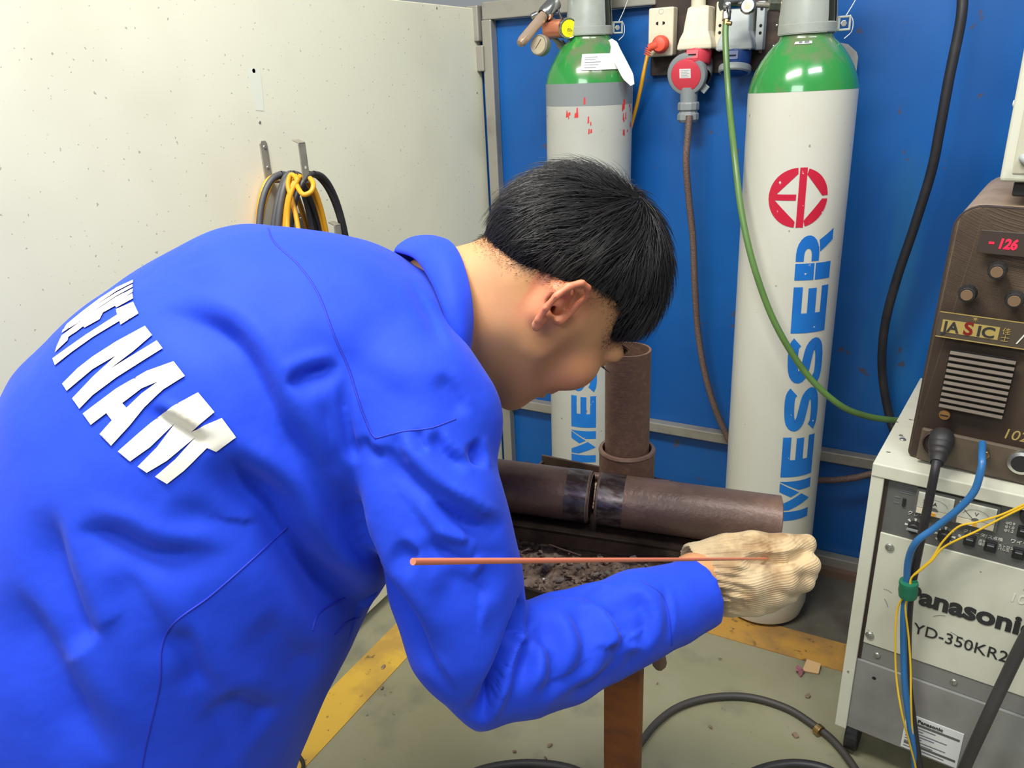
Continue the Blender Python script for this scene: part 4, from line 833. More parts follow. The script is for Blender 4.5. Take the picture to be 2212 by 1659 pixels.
tag(MB().tube(pts, .0100, 14).obj('power_cable', mat('grey_black_cable', S(62, 60, 60), .5), smooth=True), 'thick grey-black cable slanting across the lower right of the cabinet', 'cable')
# cable on the floor
pts = [onz(1300, 1720, .01), onz(1380, 1610, .01), onz(1420, 1560, .01), onz(1470, 1525, .01), onz(1540, 1506, .01), onz(1620, 1506, .01), onz(1700, 1530, .01), onz(1760, 1568, .01), onz(1800, 1600, .01), onz(1840, 1650, .01), onz(1875, 1710, .01)]
fc = thing('floor_cable', 'dark cable looping over the concrete floor with a small ring clamp', 'cable', onz(1600, 1506, 0))
MB().tube(pts, .0078, 14).obj('cable', mat('dusty_cable', S(60, 56, 54), .55), fc, world=True, smooth=True)
MB().cyl(Vector(onz(1764, 1573, .011)), Vector(onz(1774, 1582, .011)), .0125, n=16).obj('ring_clamp', m_brass, fc, world=True, bev=.001)
for i, (xa, lab) in enumerate([((1040, 1240), 'black cable arc at the bottom edge left of the post'), ((1640, 1790), 'black cable arc at the bottom edge right of the post')]):
    a, b = xa; ym = 1650
    pts = [onz(a-60, 1700, .012), onz(a, 1664, .012), onz((a+b)/2, ym, .012), onz(b, 1664, .012), onz(b+60, 1710, .012)]
    tag(MB().tube(pts, .0095, 12).obj('floor_cable', m_cabdk, smooth=True), lab, 'cable')
pts = [onz(640, 1720, .01), onz(655, 1655, .01), onz(646, 1632, .012)]
tag(MB().tube(pts, .004, 10).obj('cable_end', m_black, smooth=True), 'short black cable end on the floor below the shirt hem', 'cable')
# litter
q = onz(1742, 1450, 0); lt = thing('paper_scrap', 'crumpled tan and pink packet scrap lying beside the yellow stripe', 'litter', q)
MB().prism([(-.022, -.012), (.014, -.016), (.024, .012), (-.006, .022)], (0.008, 0.01, .003), (.95, .3, .0), (-.3, .9, .22), .006).obj('tan_flap', m_wood2, lt, bev=.001)
mb = MB(); R_ = random.Random(5)
for k in range(5): chip(mb, (-.02+.008*R_.random(), -.02+.012*R_.random(), .008), .012, R_)
mb.obj('pink_end', m_purple, lt)
CL = ['dark crumb on the floor left of the stand post, upper one', 'dark crumb at the bottom edge left of the stand post', 'small crumb under the elbow, leftmost of three by the post', 'dark speck inside the floor cable loop', 'dark crumb on the yellow stripe left of the elbow', 'dark crumb at the edge of the yellow stripe left of the elbow', 'dark crumb between the paper scrap and the floor cable', 'tiny crumb right of the stand post under the cuff', 'large dark scuff crumb by the ring clamp of the floor cable']
for q_, (px, py, s_) in enumerate([(1188, 1612, .007), (1178, 1640, .006), (1112, 1625, .006), (1535, 1573, .006), (828, 1443, .008), (826, 1487, .006), (1745, 1505, .008), (1420, 1478, .004), (1718, 1590, .010)]):
    mb = MB(); chip(mb, (0, 0, .002), s_, R_); o = mb.obj('dirt_crumb', m_slag); o.location = onz(px, py, 0.001); tag(o, CL[q_], 'debris', 'dirt crumbs on the floor')

# ================================================================== PERSON
class Field:
    def __init__(s, lo, hi, h):
        s.h = h; s.lo = np.array(lo, float); s.n = np.ceil((np.array(hi)-s.lo)/h).astype(int)+1
        s.D = np.full(s.n, 1.0, np.float32)
    def region(s, lo, hi):
        a = np.clip(np.floor((np.array(lo)-s.lo)/s.h).astype(int), 0, s.n-1); b = np.clip(np.ceil((np.array(hi)-s.lo)/s.h).astype(int)+1, 1, s.n)
        if np.any(b <= a): return None
        g = [s.lo[i]+s.h*np.arange(a[i], b[i], dtype=np.float32) for i in range(3)]
        return (slice(a[0], b[0]), slice(a[1], b[1]), slice(a[2], b[2])), g[0][:, None, None], g[1][None, :, None], g[2][None, None, :]
    def comb(s, sl, d, k, sub=False):
        A_ = s.D[sl]
        if sub:
            nA = -A_; hh = np.clip(.5+.5*(nA-d)/k, 0, 1); s.D[sl] = -(nA*(1-hh)+d*hh-k*hh*(1-hh)); return
        if k <= 0: s.D[sl] = np.minimum(A_, d); return
        hh = np.clip(.5+.5*(A_-d)/k, 0, 1); s.D[sl] = A_*(1-hh)+d*hh-k*hh*(1-hh)
    def ell(s, c, r, k=.01, R=None, sub=False):
        c = np.array(c, float); r = np.array(r, float); m = max(r)*1.0+k*2+s.h*3
        q = s.region(c-m, c+m)
        if q is None: return
        sl, X, Y_, Z_ = q; x, y, z = X-c[0], Y_-c[1], Z_-c[2]
        if R is None: a, b, e = x, y, z
        else: a, b, e = [R[0][i]*x+R[1][i]*y+R[2][i]*z for i in range(3)]   # R columns = axes
        k0 = np.sqrt((a/r[0])**2+(b/r[1])**2+(e/r[2])**2); k1 = np.sqrt((a/r[0]**2)**2+(b/r[1]**2)**2+(e/r[2]**2)**2)+1e-9
        s.comb(sl, (k0*(k0-1)/k1).astype(np.float32), k, sub)
    def cap(s, a, b, ra, rb, k=.01, sub=False):
        a = np.array(a, float); b = np.array(b, float); m = max(ra, rb)+k*2+s.h*3
        q = s.region(np.minimum(a, b)-m, np.maximum(a, b)+m)
        if q is None: return
        sl, X, Y_, Z_ = q; d = b-a; L = d@d
        t = np.clip(((X-a[0])*d[0]+(Y_-a[1])*d[1]+(Z_-a[2])*d[2])/L, 0, 1)
        D = np.sqrt((X-a[0]-t*d[0])**2+(Y_-a[1]-t*d[1])**2+(Z_-a[2]-t*d[2])**2)-(ra+(rb-ra)*t)
        s.comb(sl, D.astype(np.float32), k, sub)
    def chain(s, pts, k=.01, sub=False):
        for p, q in zip(pts[:-1], pts[1:]): s.cap(p[:3], q[:3], p[3], q[3], k, sub)
    def mesh(s, smooth=2):
        D = s.D; ins = D < 0; n = np.array(D.shape)-1
        cor = [(i, j, k) for i in (0, 1) for j in (0, 1) for k in (0, 1)]
        def cs(A_, c): return A_[c[0]:c[0]+n[0], c[1]:c[1]+n[1], c[2]:c[2]+n[2]]
        cnt = sum(cs(ins, c).astype(np.uint8) for c in cor); mask = (cnt > 0) & (cnt < 8)
        idx = np.full(mask.shape, -1, np.int64); ii = np.argwhere(mask); idx[mask] = np.arange(len(ii))
        vals = {c: D[ii[:, 0]+c[0], ii[:, 1]+c[1], ii[:, 2]+c[2]] for c in cor}
        acc = np.zeros((len(ii), 3)); num = np.zeros(len(ii))
        for c in cor:
            for ax_ in range(3):
                if c[ax_] == 0:
                    e = list(c); e[ax_] = 1; e = tuple(e); va, vb = vals[c], vals[e]; x = (va < 0) != (vb < 0)
                    t = np.where(x, va/(va-vb+1e-12), 0); p = np.array(c, float)[None, :].repeat(len(ii), 0); p[:, ax_] += t
                    acc += p*x[:, None]; num += x
        V = (ii+acc/num[:, None])*s.h+s.lo; F_ = []
        for ax_ in range(3):
            o1, o2 = [(1, 2), (2, 0), (0, 1)][ax_]
            sa = [slice(1, n[i]) for i in range(3)]; sa[ax_] = slice(0, n[ax_]); sb = list(sa); sb[ax_] = slice(1, n[ax_]+1)
            A_ = ins[tuple(sa)]; B_ = ins[tuple(sb)]; X_ = np.argwhere(A_ != B_)
            if not len(X_): continue
            fl = A_[tuple(X_.T)]; base = X_+np.array([s_.start for s_ in sa]); 
            def cell(d1, d2): q = base.copy(); q[:, o1] -= d1; q[:, o2] -= d2; return idx[q[:, 0], q[:, 1], q[:, 2]]
            Q = np.stack([cell(0, 0), cell(1, 0), cell(1, 1), cell(0, 1)], 1); Q[~fl] = Q[~fl][:, ::-1]; F_.append(Q)
        F_ = np.concatenate(F_); F_ = F_[(F_ >= 0).all(1)]
        V = relax(V, F_, smooth); return V, F_
def relax(V, F_, it, lam=.5):
    if it <= 0: return V
    E_ = np.concatenate([F_[:, [0, 1]], F_[:, [1, 2]], F_[:, [2, 3]], F_[:, [3, 0]]]); E_ = np.concatenate([E_, E_[:, ::-1]])
    deg = np.bincount(E_[:, 0], minlength=len(V))[:, None]+1e-9
    for q in range(it):
        acc = np.stack([np.bincount(E_[:, 0], weights=V[E_[:, 1], i], minlength=len(V)) for i in range(3)], 1)
        V = V*(1-lam)+acc/deg*lam
    return V
def vnormals(V, F_):
    n = np.cross(V[F_[:, 2]]-V[F_[:, 0]], V[F_[:, 3]]-V[F_[:, 1]]); N_ = np.zeros_like(V)
    for i in range(4):
        for j in range(3): N_[:, j] += np.bincount(F_[:, i], weights=n[:, j], minlength=len(V))
    return N_/(np.linalg.norm(N_, axis=1, keepdims=True)+1e-12)
def subdivide(V, F_):
    E_ = np.concatenate([F_[:, [i, (i+1) % 4]] for i in range(4)]); key = np.sort(E_, 1); u, inv = np.unique(key, axis=0, return_inverse=True); inv = inv.reshape(-1)
    nv = len(V); em = (V[u[:, 0]]+V[u[:, 1]])/2; fm = V[F_].mean(1); V2 = np.concatenate([V, em, fm]); nf = len(F_)
    e = [inv[i*nf:(i+1)*nf]+nv for i in range(4)]; c = np.arange(nf)+nv+len(u)
    F2 = np.concatenate([np.stack([F_[:, i], e[i], c, e[(i-1) % 4]], 1) for i in range(4)]); return V2, F2
def w2c(P): return (np.asarray(P)-C0) @ RM        # world -> camera axes (right, down, forward)
def pix(P): c = w2c(P); return np.stack([c[:, 0]/c[:, 2]*FPX+CX, c[:, 1]/c[:, 2]*FPX+CY], 1)
def cpt(px, py, d, rpx=None):
    p = at(px, py, d); return (p[0], p[1], p[2]) if rpx is None else (p[0], p[1], p[2], rpx*d/FPX)
class Hit:
    def __init__(s, V, F_): s.t = bvhtree.BVHTree.FromPolygons([tuple(v) for v in V], [tuple(f) for f in F_])
    def __call__(s, px, py, toward=None):
        for k in range(40):
            d = Vector(rayd(px, py)).normalized(); r = s.t.ray_cast(Vector(C0), d)
            if r[0] is not None: return np.array(r[0]), np.array(r[1])
            if toward is None: return None, None
            px += (toward[0]-px)*.02; py += (toward[1]-py)*.02
        return None, None
def stroke(V, N_, hit, P, wpx, amp, ridge=.3, tow=(500, 1000), taper=True, asym=2.2):
    Q = []; pts = catmull([list(p) for p in P], 8)
    for p in pts:
        h_, _ = hit(p[0], p[1], tow)
        if h_ is not None: Q.append(h_)
    if len(Q) < 2: return V
    Q = np.array(Q); dist0 = np.linalg.norm(Q.mean(0)-C0); wd_ = wpx*dist0/FPX
    lo = Q.min(0)-wd_*5; hi = Q.max(0)+wd_*5; ids = np.where(((V > lo) & (V < hi)).all(1))[0]
    if not len(ids): return V
    X_ = V[ids]; best = np.full(len(ids), 9.); par = np.zeros(len(ids)); sg = np.zeros(len(ids)); n = len(Q)-1
    for i in range(n):
        d = Q[i+1]-Q[i]; L = d@d+1e-12; t = np.clip(((X_-Q[i])@d)/L, 0, 1); r_ = np.linalg.norm(X_-Q[i]-t[:, None]*d, axis=1); b = r_ < best
        best[b] = r_[b]; par[b] = (i+t[b])/n; sg[b] = ((X_[b]-Q[i]-t[b][:, None]*d)@np.cross(d, N_[ids[0]]))
    tp = np.clip(np.minimum(par, 1-par)*3.2+.04, 0, 1) if taper else np.ones(len(ids))
    tp = tp*tp*(3-2*tp)
    wa = np.where(sg > 0, wd_*asym, wd_*.9); prof = np.exp(-(best/wa)**2)-ridge*np.where(sg > 0, 0, 1)*np.exp(-((best-2.1*wd_)/(wd_*1.0))**2)
    V[ids] += N_[ids]*(amp*.001*prof*tp)[:, None]; return V

person = thing('person', 'person in blue work shirt bent over the pipes, holding a rod in a gloved hand', 'person', at(-60, 1500, .85)*np.array([1, 1, 0]))
# ---- head
u_c = np.array([.757, -.654, .0]); R0 = np.array([.654, .757, 0]); th_ = math.radians(42)
f_c = math.cos(th_)*R0+math.sin(th_)*np.array([0, 0, 1.]); s_c = math.sin(th_)*R0-math.cos(th_)*np.array([0, 0, 1.])
HF, HS, HU = RM@f_c, RM@s_c, RM@u_c
ear0 = at(1200, 672, .765); HC = ear0-HS*.074+RM@np.array([.0225, .0165, 0])
def H_(f, s_, u): return HC+HF*f+HS*s_+HU*u
HR = [[HF[i], HS[i], HU[i]] for i in range(3)]
neck0 = at(955, 690, .845)
def build_head():
    lo = np.minimum(H_(0, 0, 0), neck0)-.17; hi = np.maximum(H_(0, 0, 0), neck0)+.17
    fd = Field(lo, hi, .0022)
    fd.ell(H_(-.001, 0, .043), (.093, .077, .088), .01, HR)
    fd.ell(H_(.030, 0, .0), (.070, .066, .075), .015, HR)
    fd.ell(H_(.048, 0, -.045), (.050, .050, .060), .02, HR)
    for s_ in (-1, 1):
        fd.cap(H_(-.002, s_*.056, -.045), H_(.062, s_*.018, -.093), .014, .013, .02)
        fd.ell(H_(.066, s_*.043, -.022), (.027, .024, .028), .018, HR)
        fd.cap(H_(.082, s_*.052, .020), H_(.098, s_*.018, .028), .011, .010, .012)
        fd.ell(H_(.098, s_*.034, .006), (.012, .016, .011), .006, HR, sub=True)
        fd.ell(H_(.088, s_*.033, .006), (.013, .015, .012), .004, HR)
        fd.ell(H_(.101, s_*.013, -.024), (.010, .008, .008), .006, HR)
    fd.ell(H_(.073, 0, -.098), (.017, .020, .015), .018, HR)
    fd.cap(H_(.097, 0, .018), H_(.109, 0, -.018), .007, .010, .012)
    fd.ell(H_(.094, 0, -.052), (.012, .026, .010), .01, HR); fd.ell(H_(.096, 0, -.059), (.011, .022, .005), .004, HR); fd.ell(H_(.094, 0, -.069), (.011, .020, .006), .004, HR)
    # neck
    nb = np.array(neck0)
    fd.cap(H_(-.040, 0, -.012), nb+RM@np.array([0, -.016, .0]), .048, .058, .03)
    fd.cap(H_(-.012, 0, -.045), nb+RM@np.array([.01, .028, 0]), .050, .060, .03)
    fd.cap(H_(-.012, .052, -.012), nb+RM@np.array([.0, .005, -.035]), .018, .022, .03)
    # ears
    for s_ in (-1, 1):
        def E(f, u, o): return H_(f-(.036 if s_ > 0 else .004), s_*(.068+o), u-.006)
        dq = 0 if s_ > 0 else .025; fd.cap(H_(-.034+dq, s_*.063, -.016), H_(-.047+dq, s_*.069, .006), .012, .012, .012)
        rim = [(.010, -.004, .012), (.008, .014, .012), (.003, .027, .016), (-.008, .033, .021), (-.020, .030, .024), (-.027, .018, .025), (-.027, .004, .023), (-.021, -.010, .019), (-.012, -.022, .014), (-.003, -.028, .010)]
        for a, b in zip(rim[:-1], rim[1:]): fd.cap(E(*a), E(*b), .0036, .0036, .002)
        fd.cap(E(-.016, -.008, .012), E(-.022, .02, .017), .0035, .0035, .006)
        fd.cap(E(-.006, .022, .012), E(-.019, .017, .016), .0035, .0035, .006)
        fd.cap(E(-.004, -.025, .009), E(-.008, -.018, .011), .0055, .0055, .004)
        fd.cap(E(.009, -.006, .010), E(.008, .002, .011), .0045, .004, .003)
        fd.ell(E(-.008, .002, .011), (.0095, .0125, .012), .003, HR, sub=True); fd.cap(E(-.001, -.002, .012), E(.006, -.004, -.014), .0042, .0035, .002, True)
        fd.ell(E(-.010, .024, .015), (.012, .0065, .006), .002, HR, sub=True)
    return fd.mesh(2)
HV, HFc = build_head()
skin = meshobj('head', HV, HFc, m_skin, person)
hitH = Hit(HV, HFc)
HL = (HV-HC) @ np.stack([HF, HS, HU], 1)   # local f,s,u
print('HAIRLINE local:')
for p in [(1035, 500), (1075, 560), (1130, 580), (1200, 592), (1255, 605), (1285, 650), (1300, 690), (1340, 705), (1380, 715), (1300, 780), (1245, 800)]:
    h_, n_ = hitH(*p)
    if h_ is not None: q = h_-HC; print(p, np.round([q@HF, q@HS, q@HU], 3))
at_ = skin.data.attributes.new('flush', 'FLOAT', 'POINT')
_e = np.exp(-(((HL[:, 0]+.046)/.035)**2+((HL[:, 2]-.007)/.04)**2))*(np.abs(HL[:, 1]) > .05)+.5*np.exp(-(((HL[:, 0]-.06)/.03)**2+((HL[:, 2]+.035)/.035)**2))
_e += .55*(np.abs(HL[:, 1]) > .081)
at_.data.foreach_set('value', np.clip(_e, 0, 1).astype(np.float32))
# ---- eyes, brows, lips
for s_ in (-1, 1):
    MB().sphere(H_(.088, s_*.033, .006), .0122).obj('eye', m_eye, person, world=True, smooth=True)
    MB().sphere(H_(.0955, s_*.033, .004), .0062).obj('iris', m_black, person, world=True, smooth=True)
    mb = MB()
    for k in range(16):
        a = k/15; b0 = H_(.1005-.010*abs(a-.3), s_*(.020+.028*a), .003); mb.tube([b0, b0+HF*.005-HU*.001, b0+HF*.009+HU*.001+HS*s_*.004*a], .0004, 4, 2)
    mb.obj('eyelashes', m_hair, person, world=True)
    mb = MB(); R_ = random.Random(8)
    for k in range(90):
        a = R_.random(); b0 = H_(.103-.016*a*a, s_*(.014+.038*a), .026+.006*math.sin(a*2.4)+R_.uniform(-.003, .003)); mb.tube([b0, b0+HS*s_*.006+HU*.001+HF*.001, b0+HS*s_*.011-HF*.002], [.0004, .0004, .0001], 3, 2)
    mb.obj('eyebrow', m_hair, person, world=True)
# ---- hair
def hairmask(L):
    f, s_, u = L[:, 0], np.abs(L[:, 1]), L[:, 2]
    line = np.interp(f, [-.12, -.10, -.08, -.055, -.03, -.005, .02, .035, .05, .065, .08, .1], [-.012, -.014, -.006, .014, .034, .044, .046, .030, .022, .030, .036, .038])
    return u-line
mk = hairmask(HL); HN = vnormals(HV, HFc)
earz = (np.abs(HL[:, 1]) > .079) & (np.abs(HL[:, 2]) < .045) & (np.abs(HL[:, 0]+np.where(HL[:, 1] > 0, .033, .001)) < .036)
mk[earz] = -1
thick = np.clip(mk/.045, 0, 1)**.8*.015+np.clip(mk/.012, 0, 1)*.003-.0006
sel = mk > -.003; remap = -np.ones(len(HV), int); remap[sel] = np.arange(sel.sum())
HB = (HV+HN*thick[:, None]); ff = HFc[sel[HFc].all(1)]
hair = thing('hair_root_tmp', None, None); bpy.data.objects.remove(hair)
hb = meshobj('hair', HB[sel], remap[ff], m_hairb, person, label='short black hair')
def strands():
    ctr = np.array([-.008, 0, .045]); rad = np.array([.098, .077, .088])
    fc = HFc[(mk[HFc] > .0).all(1)]; cen = HL[fc].mean(1); m_ = mk[fc].mean(1)
    ar = np.linalg.norm(np.cross(HV[fc[:, 2]]-HV[fc[:, 0]], HV[fc[:, 3]]-HV[fc[:, 1]]), axis=1)
    N = 21000; pick = np.random.choice(len(fc), N, p=ar/ar.sum()); P = cen[pick]+np.random.normal(0, .0012, (N, 3)); M_ = m_[pick]
    nrm = HN[fc].mean(1)[pick] @ np.stack([HF, HS, HU], 1)
    th = np.clip(M_/.045, 0, 1)**.8*.015+np.clip(M_/.012, 0, 1)*.003
    P = P+nrm*(th*np.random.uniform(.3, 1.0, N))[:, None]
    W_ = np.array([-.045, .030, .128]); 
    L = np.interp(M_, [0, .015, .04, .08], [.007, .014, .030, .044])*np.random.uniform(.6, 1.25, N)
    cl = np.array([[noise.noise(Vector(tuple(p*45))), noise.noise(Vector(tuple(p*45+7))), noise.noise(Vector(tuple(p*45+19)))] for p in P])
    K = 6; path = [P.copy()]; X_ = P.copy(); lift = np.random.uniform(.02, .30, N)*np.clip(M_/.04, .1, 1)
    for k in range(K):
        g = (X_-ctr)/rad**2; g /= np.linalg.norm(g, axis=1, keepdims=True)
        d = X_-W_; dn = np.linalg.norm(d, axis=1, keepdims=True); d = d/(dn+1e-6)
        swirl = np.cross(g, d)*(.8*np.exp(-dn/.03)+.1)
        d = d+swirl+cl*.55; d -= g*(d*g).sum(1, keepdims=True); d /= np.linalg.norm(d, axis=1, keepdims=True)+1e-9
        d = d+g*(lift*(1-.6*k/K)+.02)[:, None]; X_ = X_+d*(L/K)[:, None]; path.append(X_.copy())
    A_ = np.stack(path, 1)                                  # N,K+1,3 local
    Wd = HC+A_[..., 0:1]*HF+A_[..., 1:2]*HS+A_[..., 2:3]*HU
    T = np.gradient(Wd, axis=1); T /= np.linalg.norm(T, axis=2, keepdims=True); ref = np.random.normal(0, 1, (N, 1, 3)); U_ = np.cross(T, ref); U_ /= np.linalg.norm(U_, axis=2, keepdims=True); V_ = np.cross(T, U_)
    rad_ = np.linspace(1, .12, K+1)[None, :, None]*np.random.uniform(.00028, .00052, (N, 1, 1))
    ring = np.stack([Wd+(U_*math.cos(a)+V_*math.sin(a))*rad_ for a in (0, 2*PI/3, 4*PI/3)], 2).reshape(-1, 3)
    base = (np.arange(N)*(K+1)*3)[:, None]; F_ = []
    for k in range(K):
        for j in range(3):
            j2 = (j+1) % 3; F_.append(np.stack([base[:, 0]+k*3+j, base[:, 0]+k*3+j2, base[:, 0]+(k+1)*3+j2, base[:, 0]+(k+1)*3+j], 1))
    o = meshobj('hair_strands', ring, np.concatenate(F_), m_hair, hb); o['kind'] = 'stuff'; return o
strands()
def stubble():
    nf = mk[HFc].mean(1); fc = HFc[(nf > -.020) & (nf < .006)]; nf = mk[fc].mean(1); cen = HV[fc].mean(1); n_ = HN[fc].mean(1); N = 9000
    p = np.clip((nf+.020)/.02, 0, 1)**1.8; k = np.random.choice(len(fc), N, p=p/p.sum()); P = cen[k]+np.random.normal(0, .0012, (N, 3)); n_ = n_[k]
    d = n_*.35+(-HU)*.6-HF*.35+np.random.normal(0, .25, (N, 3)); d /= np.linalg.norm(d, axis=1, keepdims=True); L = np.random.uniform(.002, .005, (N, 1))
    a = np.cross(d, np.random.normal(0, 1, (N, 3))); a /= np.linalg.norm(a, axis=1, keepdims=True); b = np.cross(d, a); r = .00014; P = P-n_*.0003
    V_ = np.stack([P+a*r, P-a*r*.5+b*r*.87, P-a*r*.5-b*r*.87, P+d*L], 1).reshape(-1, 3); i = np.arange(N)*4
    F_ = np.concatenate([np.stack([i, i+1, i+3], 1), np.stack([i+1, i+2, i+3], 1), np.stack([i+2, i, i+3], 1)])
    o = meshobj('hair_stubble', V_, F_, m_hair, hb, smooth=False); o['kind'] = 'stuff'
stubble()

# ---- shirt
def build_shirt():
    lo = np.array([9., 9, 9]); hi = -lo
    ST = [  # back contour px, belly contour px, centre depth, half thickness in depth
        ((-290, 1600), (420, 2150), .84, .185), ((-125, 1240), (560, 1860), .83, .19), ((-38, 1045), (628, 1665), .82, .195), ((58, 912), (690, 1520), .82, .20), ((124, 768), (735, 1425), .82, .205),
        ((243, 655), (785, 1325), .83, .21), ((360, 580), (850, 1220), .84, .21), ((482, 520), (920, 1090), .85, .21), ((610, 530), (955, 1000), .86, .20), ((735, 546), (970, 900), .86, .175), ((850, 590), (955, 830), .855, .120), ((925, 580), (970, 790), .85, .085)]
    fine = []
    for a, b in zip(ST[:-1], ST[1:]):
        for t in np.linspace(0, 1, 5)[:-1]:
            fine.append([np.array(a[0])*(1-t)+np.array(b[0])*t, np.array(a[1])*(1-t)+np.array(b[1])*t, a[2]*(1-t)+b[2]*t, a[3]*(1-t)+b[3]*t])
    fine.append([np.array(ST[-1][0]), np.array(ST[-1][1]), ST[-1][2], ST[-1][3]])
    fd = Field(w_lo, w_hi, .0048)
    for A_, B_, d, hb_ in fine:
        c = (A_+B_)/2; h = (B_-A_)/2; r = np.linalg.norm(h)*d/FPX; e1_ = np.array([h[0], h[1], 0])/np.linalg.norm(h); e2_ = np.array([-e1_[1], e1_[0], 0]); e3_ = np.array([0, 0, 1.])
        Rw = RM@np.stack([e1_, e2_, e3_], 1); fd.ell(at(c[0], c[1], d), (r, min(r*.6, .10), hb_), .006, Rw.tolist())
    # far shoulder and sleeve
    fd.chain([cpt(840, 700, .99, 110), cpt(850, 860, 1.04, 110), cpt(870, 1010, 1.06, 95), cpt(890, 1090, 1.05, 85), cpt(925, 1080, 1.04, 68)], .03)
    # near shoulder and upper arm
    fd.chain([cpt(850, 770, .77, 150), cpt(898, 872, .73, 152), cpt(912, 985, .71, 124), cpt(938, 1085, .705, 138), cpt(968, 1190, .71, 134), cpt(988, 1290, .72, 128), cpt(1014, 1390, .725, 116), cpt(1045, 1475, .73, 80)], .026)
    fd.ell(at(1020, 905, .72), (.028, .028, .034), .03)
    fd.cap(at(1046, 1490, .725), at(1036, 1556, .722), .022, .006, .022)
    # forearm
    fd.chain([cpt(1062, 1462, .735, 88), cpt(1130, 1426, .745, 112), cpt(1215, 1402, .765, 116), cpt(1300, 1370, .785, 102), cpt(1375, 1334, .805, 93), cpt(1440, 1310, .82, 86)], .012)
    # cuff
    fd.chain([cpt(1440, 1312, .822, 83), cpt(1536, 1268, .848, 79)], .006)
    # open the cuff end: plane cut by a large sphere chain, then hollow
    dirc = np.array(at(1536, 1268, .848))-np.array(at(1440, 1312, .822)); dirc /= np.linalg.norm(dirc); ce = np.array(at(1517, 1276, .843))
    q = fd.region(ce-.12, ce+.12); sl, X, Y_, Z_ = q
    pd = (X-ce[0])*dirc[0]+(Y_-ce[1])*dirc[1]+(Z_-ce[2])*dirc[2]; fd.D[sl] = np.maximum(fd.D[sl], pd.astype(np.float32))
    fd.chain([cpt(1490, 1289, .835, 56), cpt(1560, 1257, .855, 58)], .003, sub=True)
    return fd, ce, dirc
_c = np.array([at(-250, 1500, .6), at(-250, 1500, 1.0), at(700, 500, .6), at(700, 450, 1.1), at(1560, 1200, .8), at(1040, 1600, .7), at(400, 1800, .7), at(-100, 900, 1.1), at(1560, 1250, .95), at(600, 1800, 1.1), at(900, 600, 1.12)])
w_lo, w_hi = _c.min(0)-.06, _c.max(0)+.06
fd, cuffe, cuffd = build_shirt()
SV, SF = fd.mesh(3); del fd
SV, SF = subdivide(SV, SF); SV = relax(SV, SF, 3)
SN = vnormals(SV, SF); hitS = Hit(SV, SF)
for j in range(1): pass
nzv = np.array([noise.noise(Vector(tuple(p*11))) for p in SV[::1]])
nz2 = np.array([noise.noise(Vector((p[0]*30, p[1]*30, p[2]*22))) for p in SV])
SV = SV+SN*(nzv*.0035+nz2*.0010)[:, None]
STR = [
 ([(325,681),(398,684),(470,712),(517,757),(560,829),(597,901),(644,974),(700,1060),(760,1160)], 22, -11, .4),
 ([(470,965),(516,1024),(596,1091),(643,1171),(715,1250),(774,1302),(822,1341)], 26, -24, .3),
 ([(690,990),(760,1100),(800,1180),(834,1263),(886,1359),(944,1449)], 26, -13, .3),
 ([(147,1143),(238,1159),(318,1195),(397,1207),(520,1205)], 18, -7, .6),
 ([(95,1079),(119,1222),(171,1357),(199,1397)], 20, -8, .6),
 ([(0,1254),(60,1357),(119,1457),(179,1556),(238,1655)], 24, -8, .5),
 ([(240,1210),(320,1330),(400,1440)], 20, -4, .5),
 ([(389,1345),(417,1430),(440,1500)], 12, -5, .5),
 ([(477,1496),(540,1530),(596,1552)], 20, -6, .5),
 ([(400,1400),(470,1560),(500,1680)], 22, -4, .5),
 ([(1123,1300),(1122,1359),(1094,1445),(1054,1524),(1037,1562)], 9, -16, .25),
 ([(1160,1300),(1185,1380),(1200,1450),(1180,1520)], 13, -6, .5),
 ([(1205,1280),(1281,1279),(1326,1304),(1357,1359),(1381,1407)], 13, -8, .5),
 ([(1350,1275),(1392,1310),(1404,1360),(1396,1415)], 10, -6, .4),
 ([(1215,1295),(1258,1345),(1268,1420),(1215,1510)], 15, -7, .5),
 ([(1290,1285),(1342,1335),(1352,1400),(1300,1490)], 15, -7, .5),
 ([(1180,1525),(1280,1500),(1360,1440),(1410,1400)], 26, -8, .3),
 ([(1150,1310),(1150,1400),(1110,1500)], 13, -6, .5),
 ([(937,1057),(992,1105),(1034,1132),(1092,1140)], 13, -7, .5),
 ([(851,1177),(879,1201),(903,1215)], 14, -5, .4),
 ([(903,1193),(1000,1190),(1109,1200)], 13, -5, .5),
 ([(937,1242),(1023,1273),(1090,1270)], 22, -5, .4),
 ([(812,955),(860,1010),(930,1070),(1010,1120),(1090,1150)], 17, -9, .5),
 ([(850,1010),(880,1100),(940,1180),(1040,1225),(1110,1230)], 20, -6, .4),
 ([(939,928),(962,973),(1018,1011)], 9, -5, .5),
 ([(1025,950),(1038,980),(1044,1010)], 10, -8, .3),
 ([(615,832),(669,807),(741,789)], 12, -7, .4),
 ([(741,814),(756,930),(777,1002)], 9, -4, .5),
 ([(700,850),(720,960),(735,1040)], 10, -3, .5),
 ([(315,879),(398,926),(452,966)], 9, -6, .6),
 ([(640,700),(800,820),(930,900)], 30, -2.5, .4),
 ([(950,800),(985,850),(1010,900)], 12, -3, .4),
 ([(860,935),(865,970),(880,1000)], 7, -3, .4), ([(905,925),(912,955),(925,980)], 6, -2.5, .4), ([(790,940),(800,970),(830,990)], 8, -4, .4),
 ([(350,1090),(480,1130),(590,1150)], 22, -4, .5),
 ([(880,600),(930,680),(960,760)], 12, -3, .3),
 ([(560,1330),(620,1400),(700,1450)], 22, -4, .4),
 ([(1430,1262),(1446,1300),(1452,1350),(1450,1390)], 5, -3, .3),
]
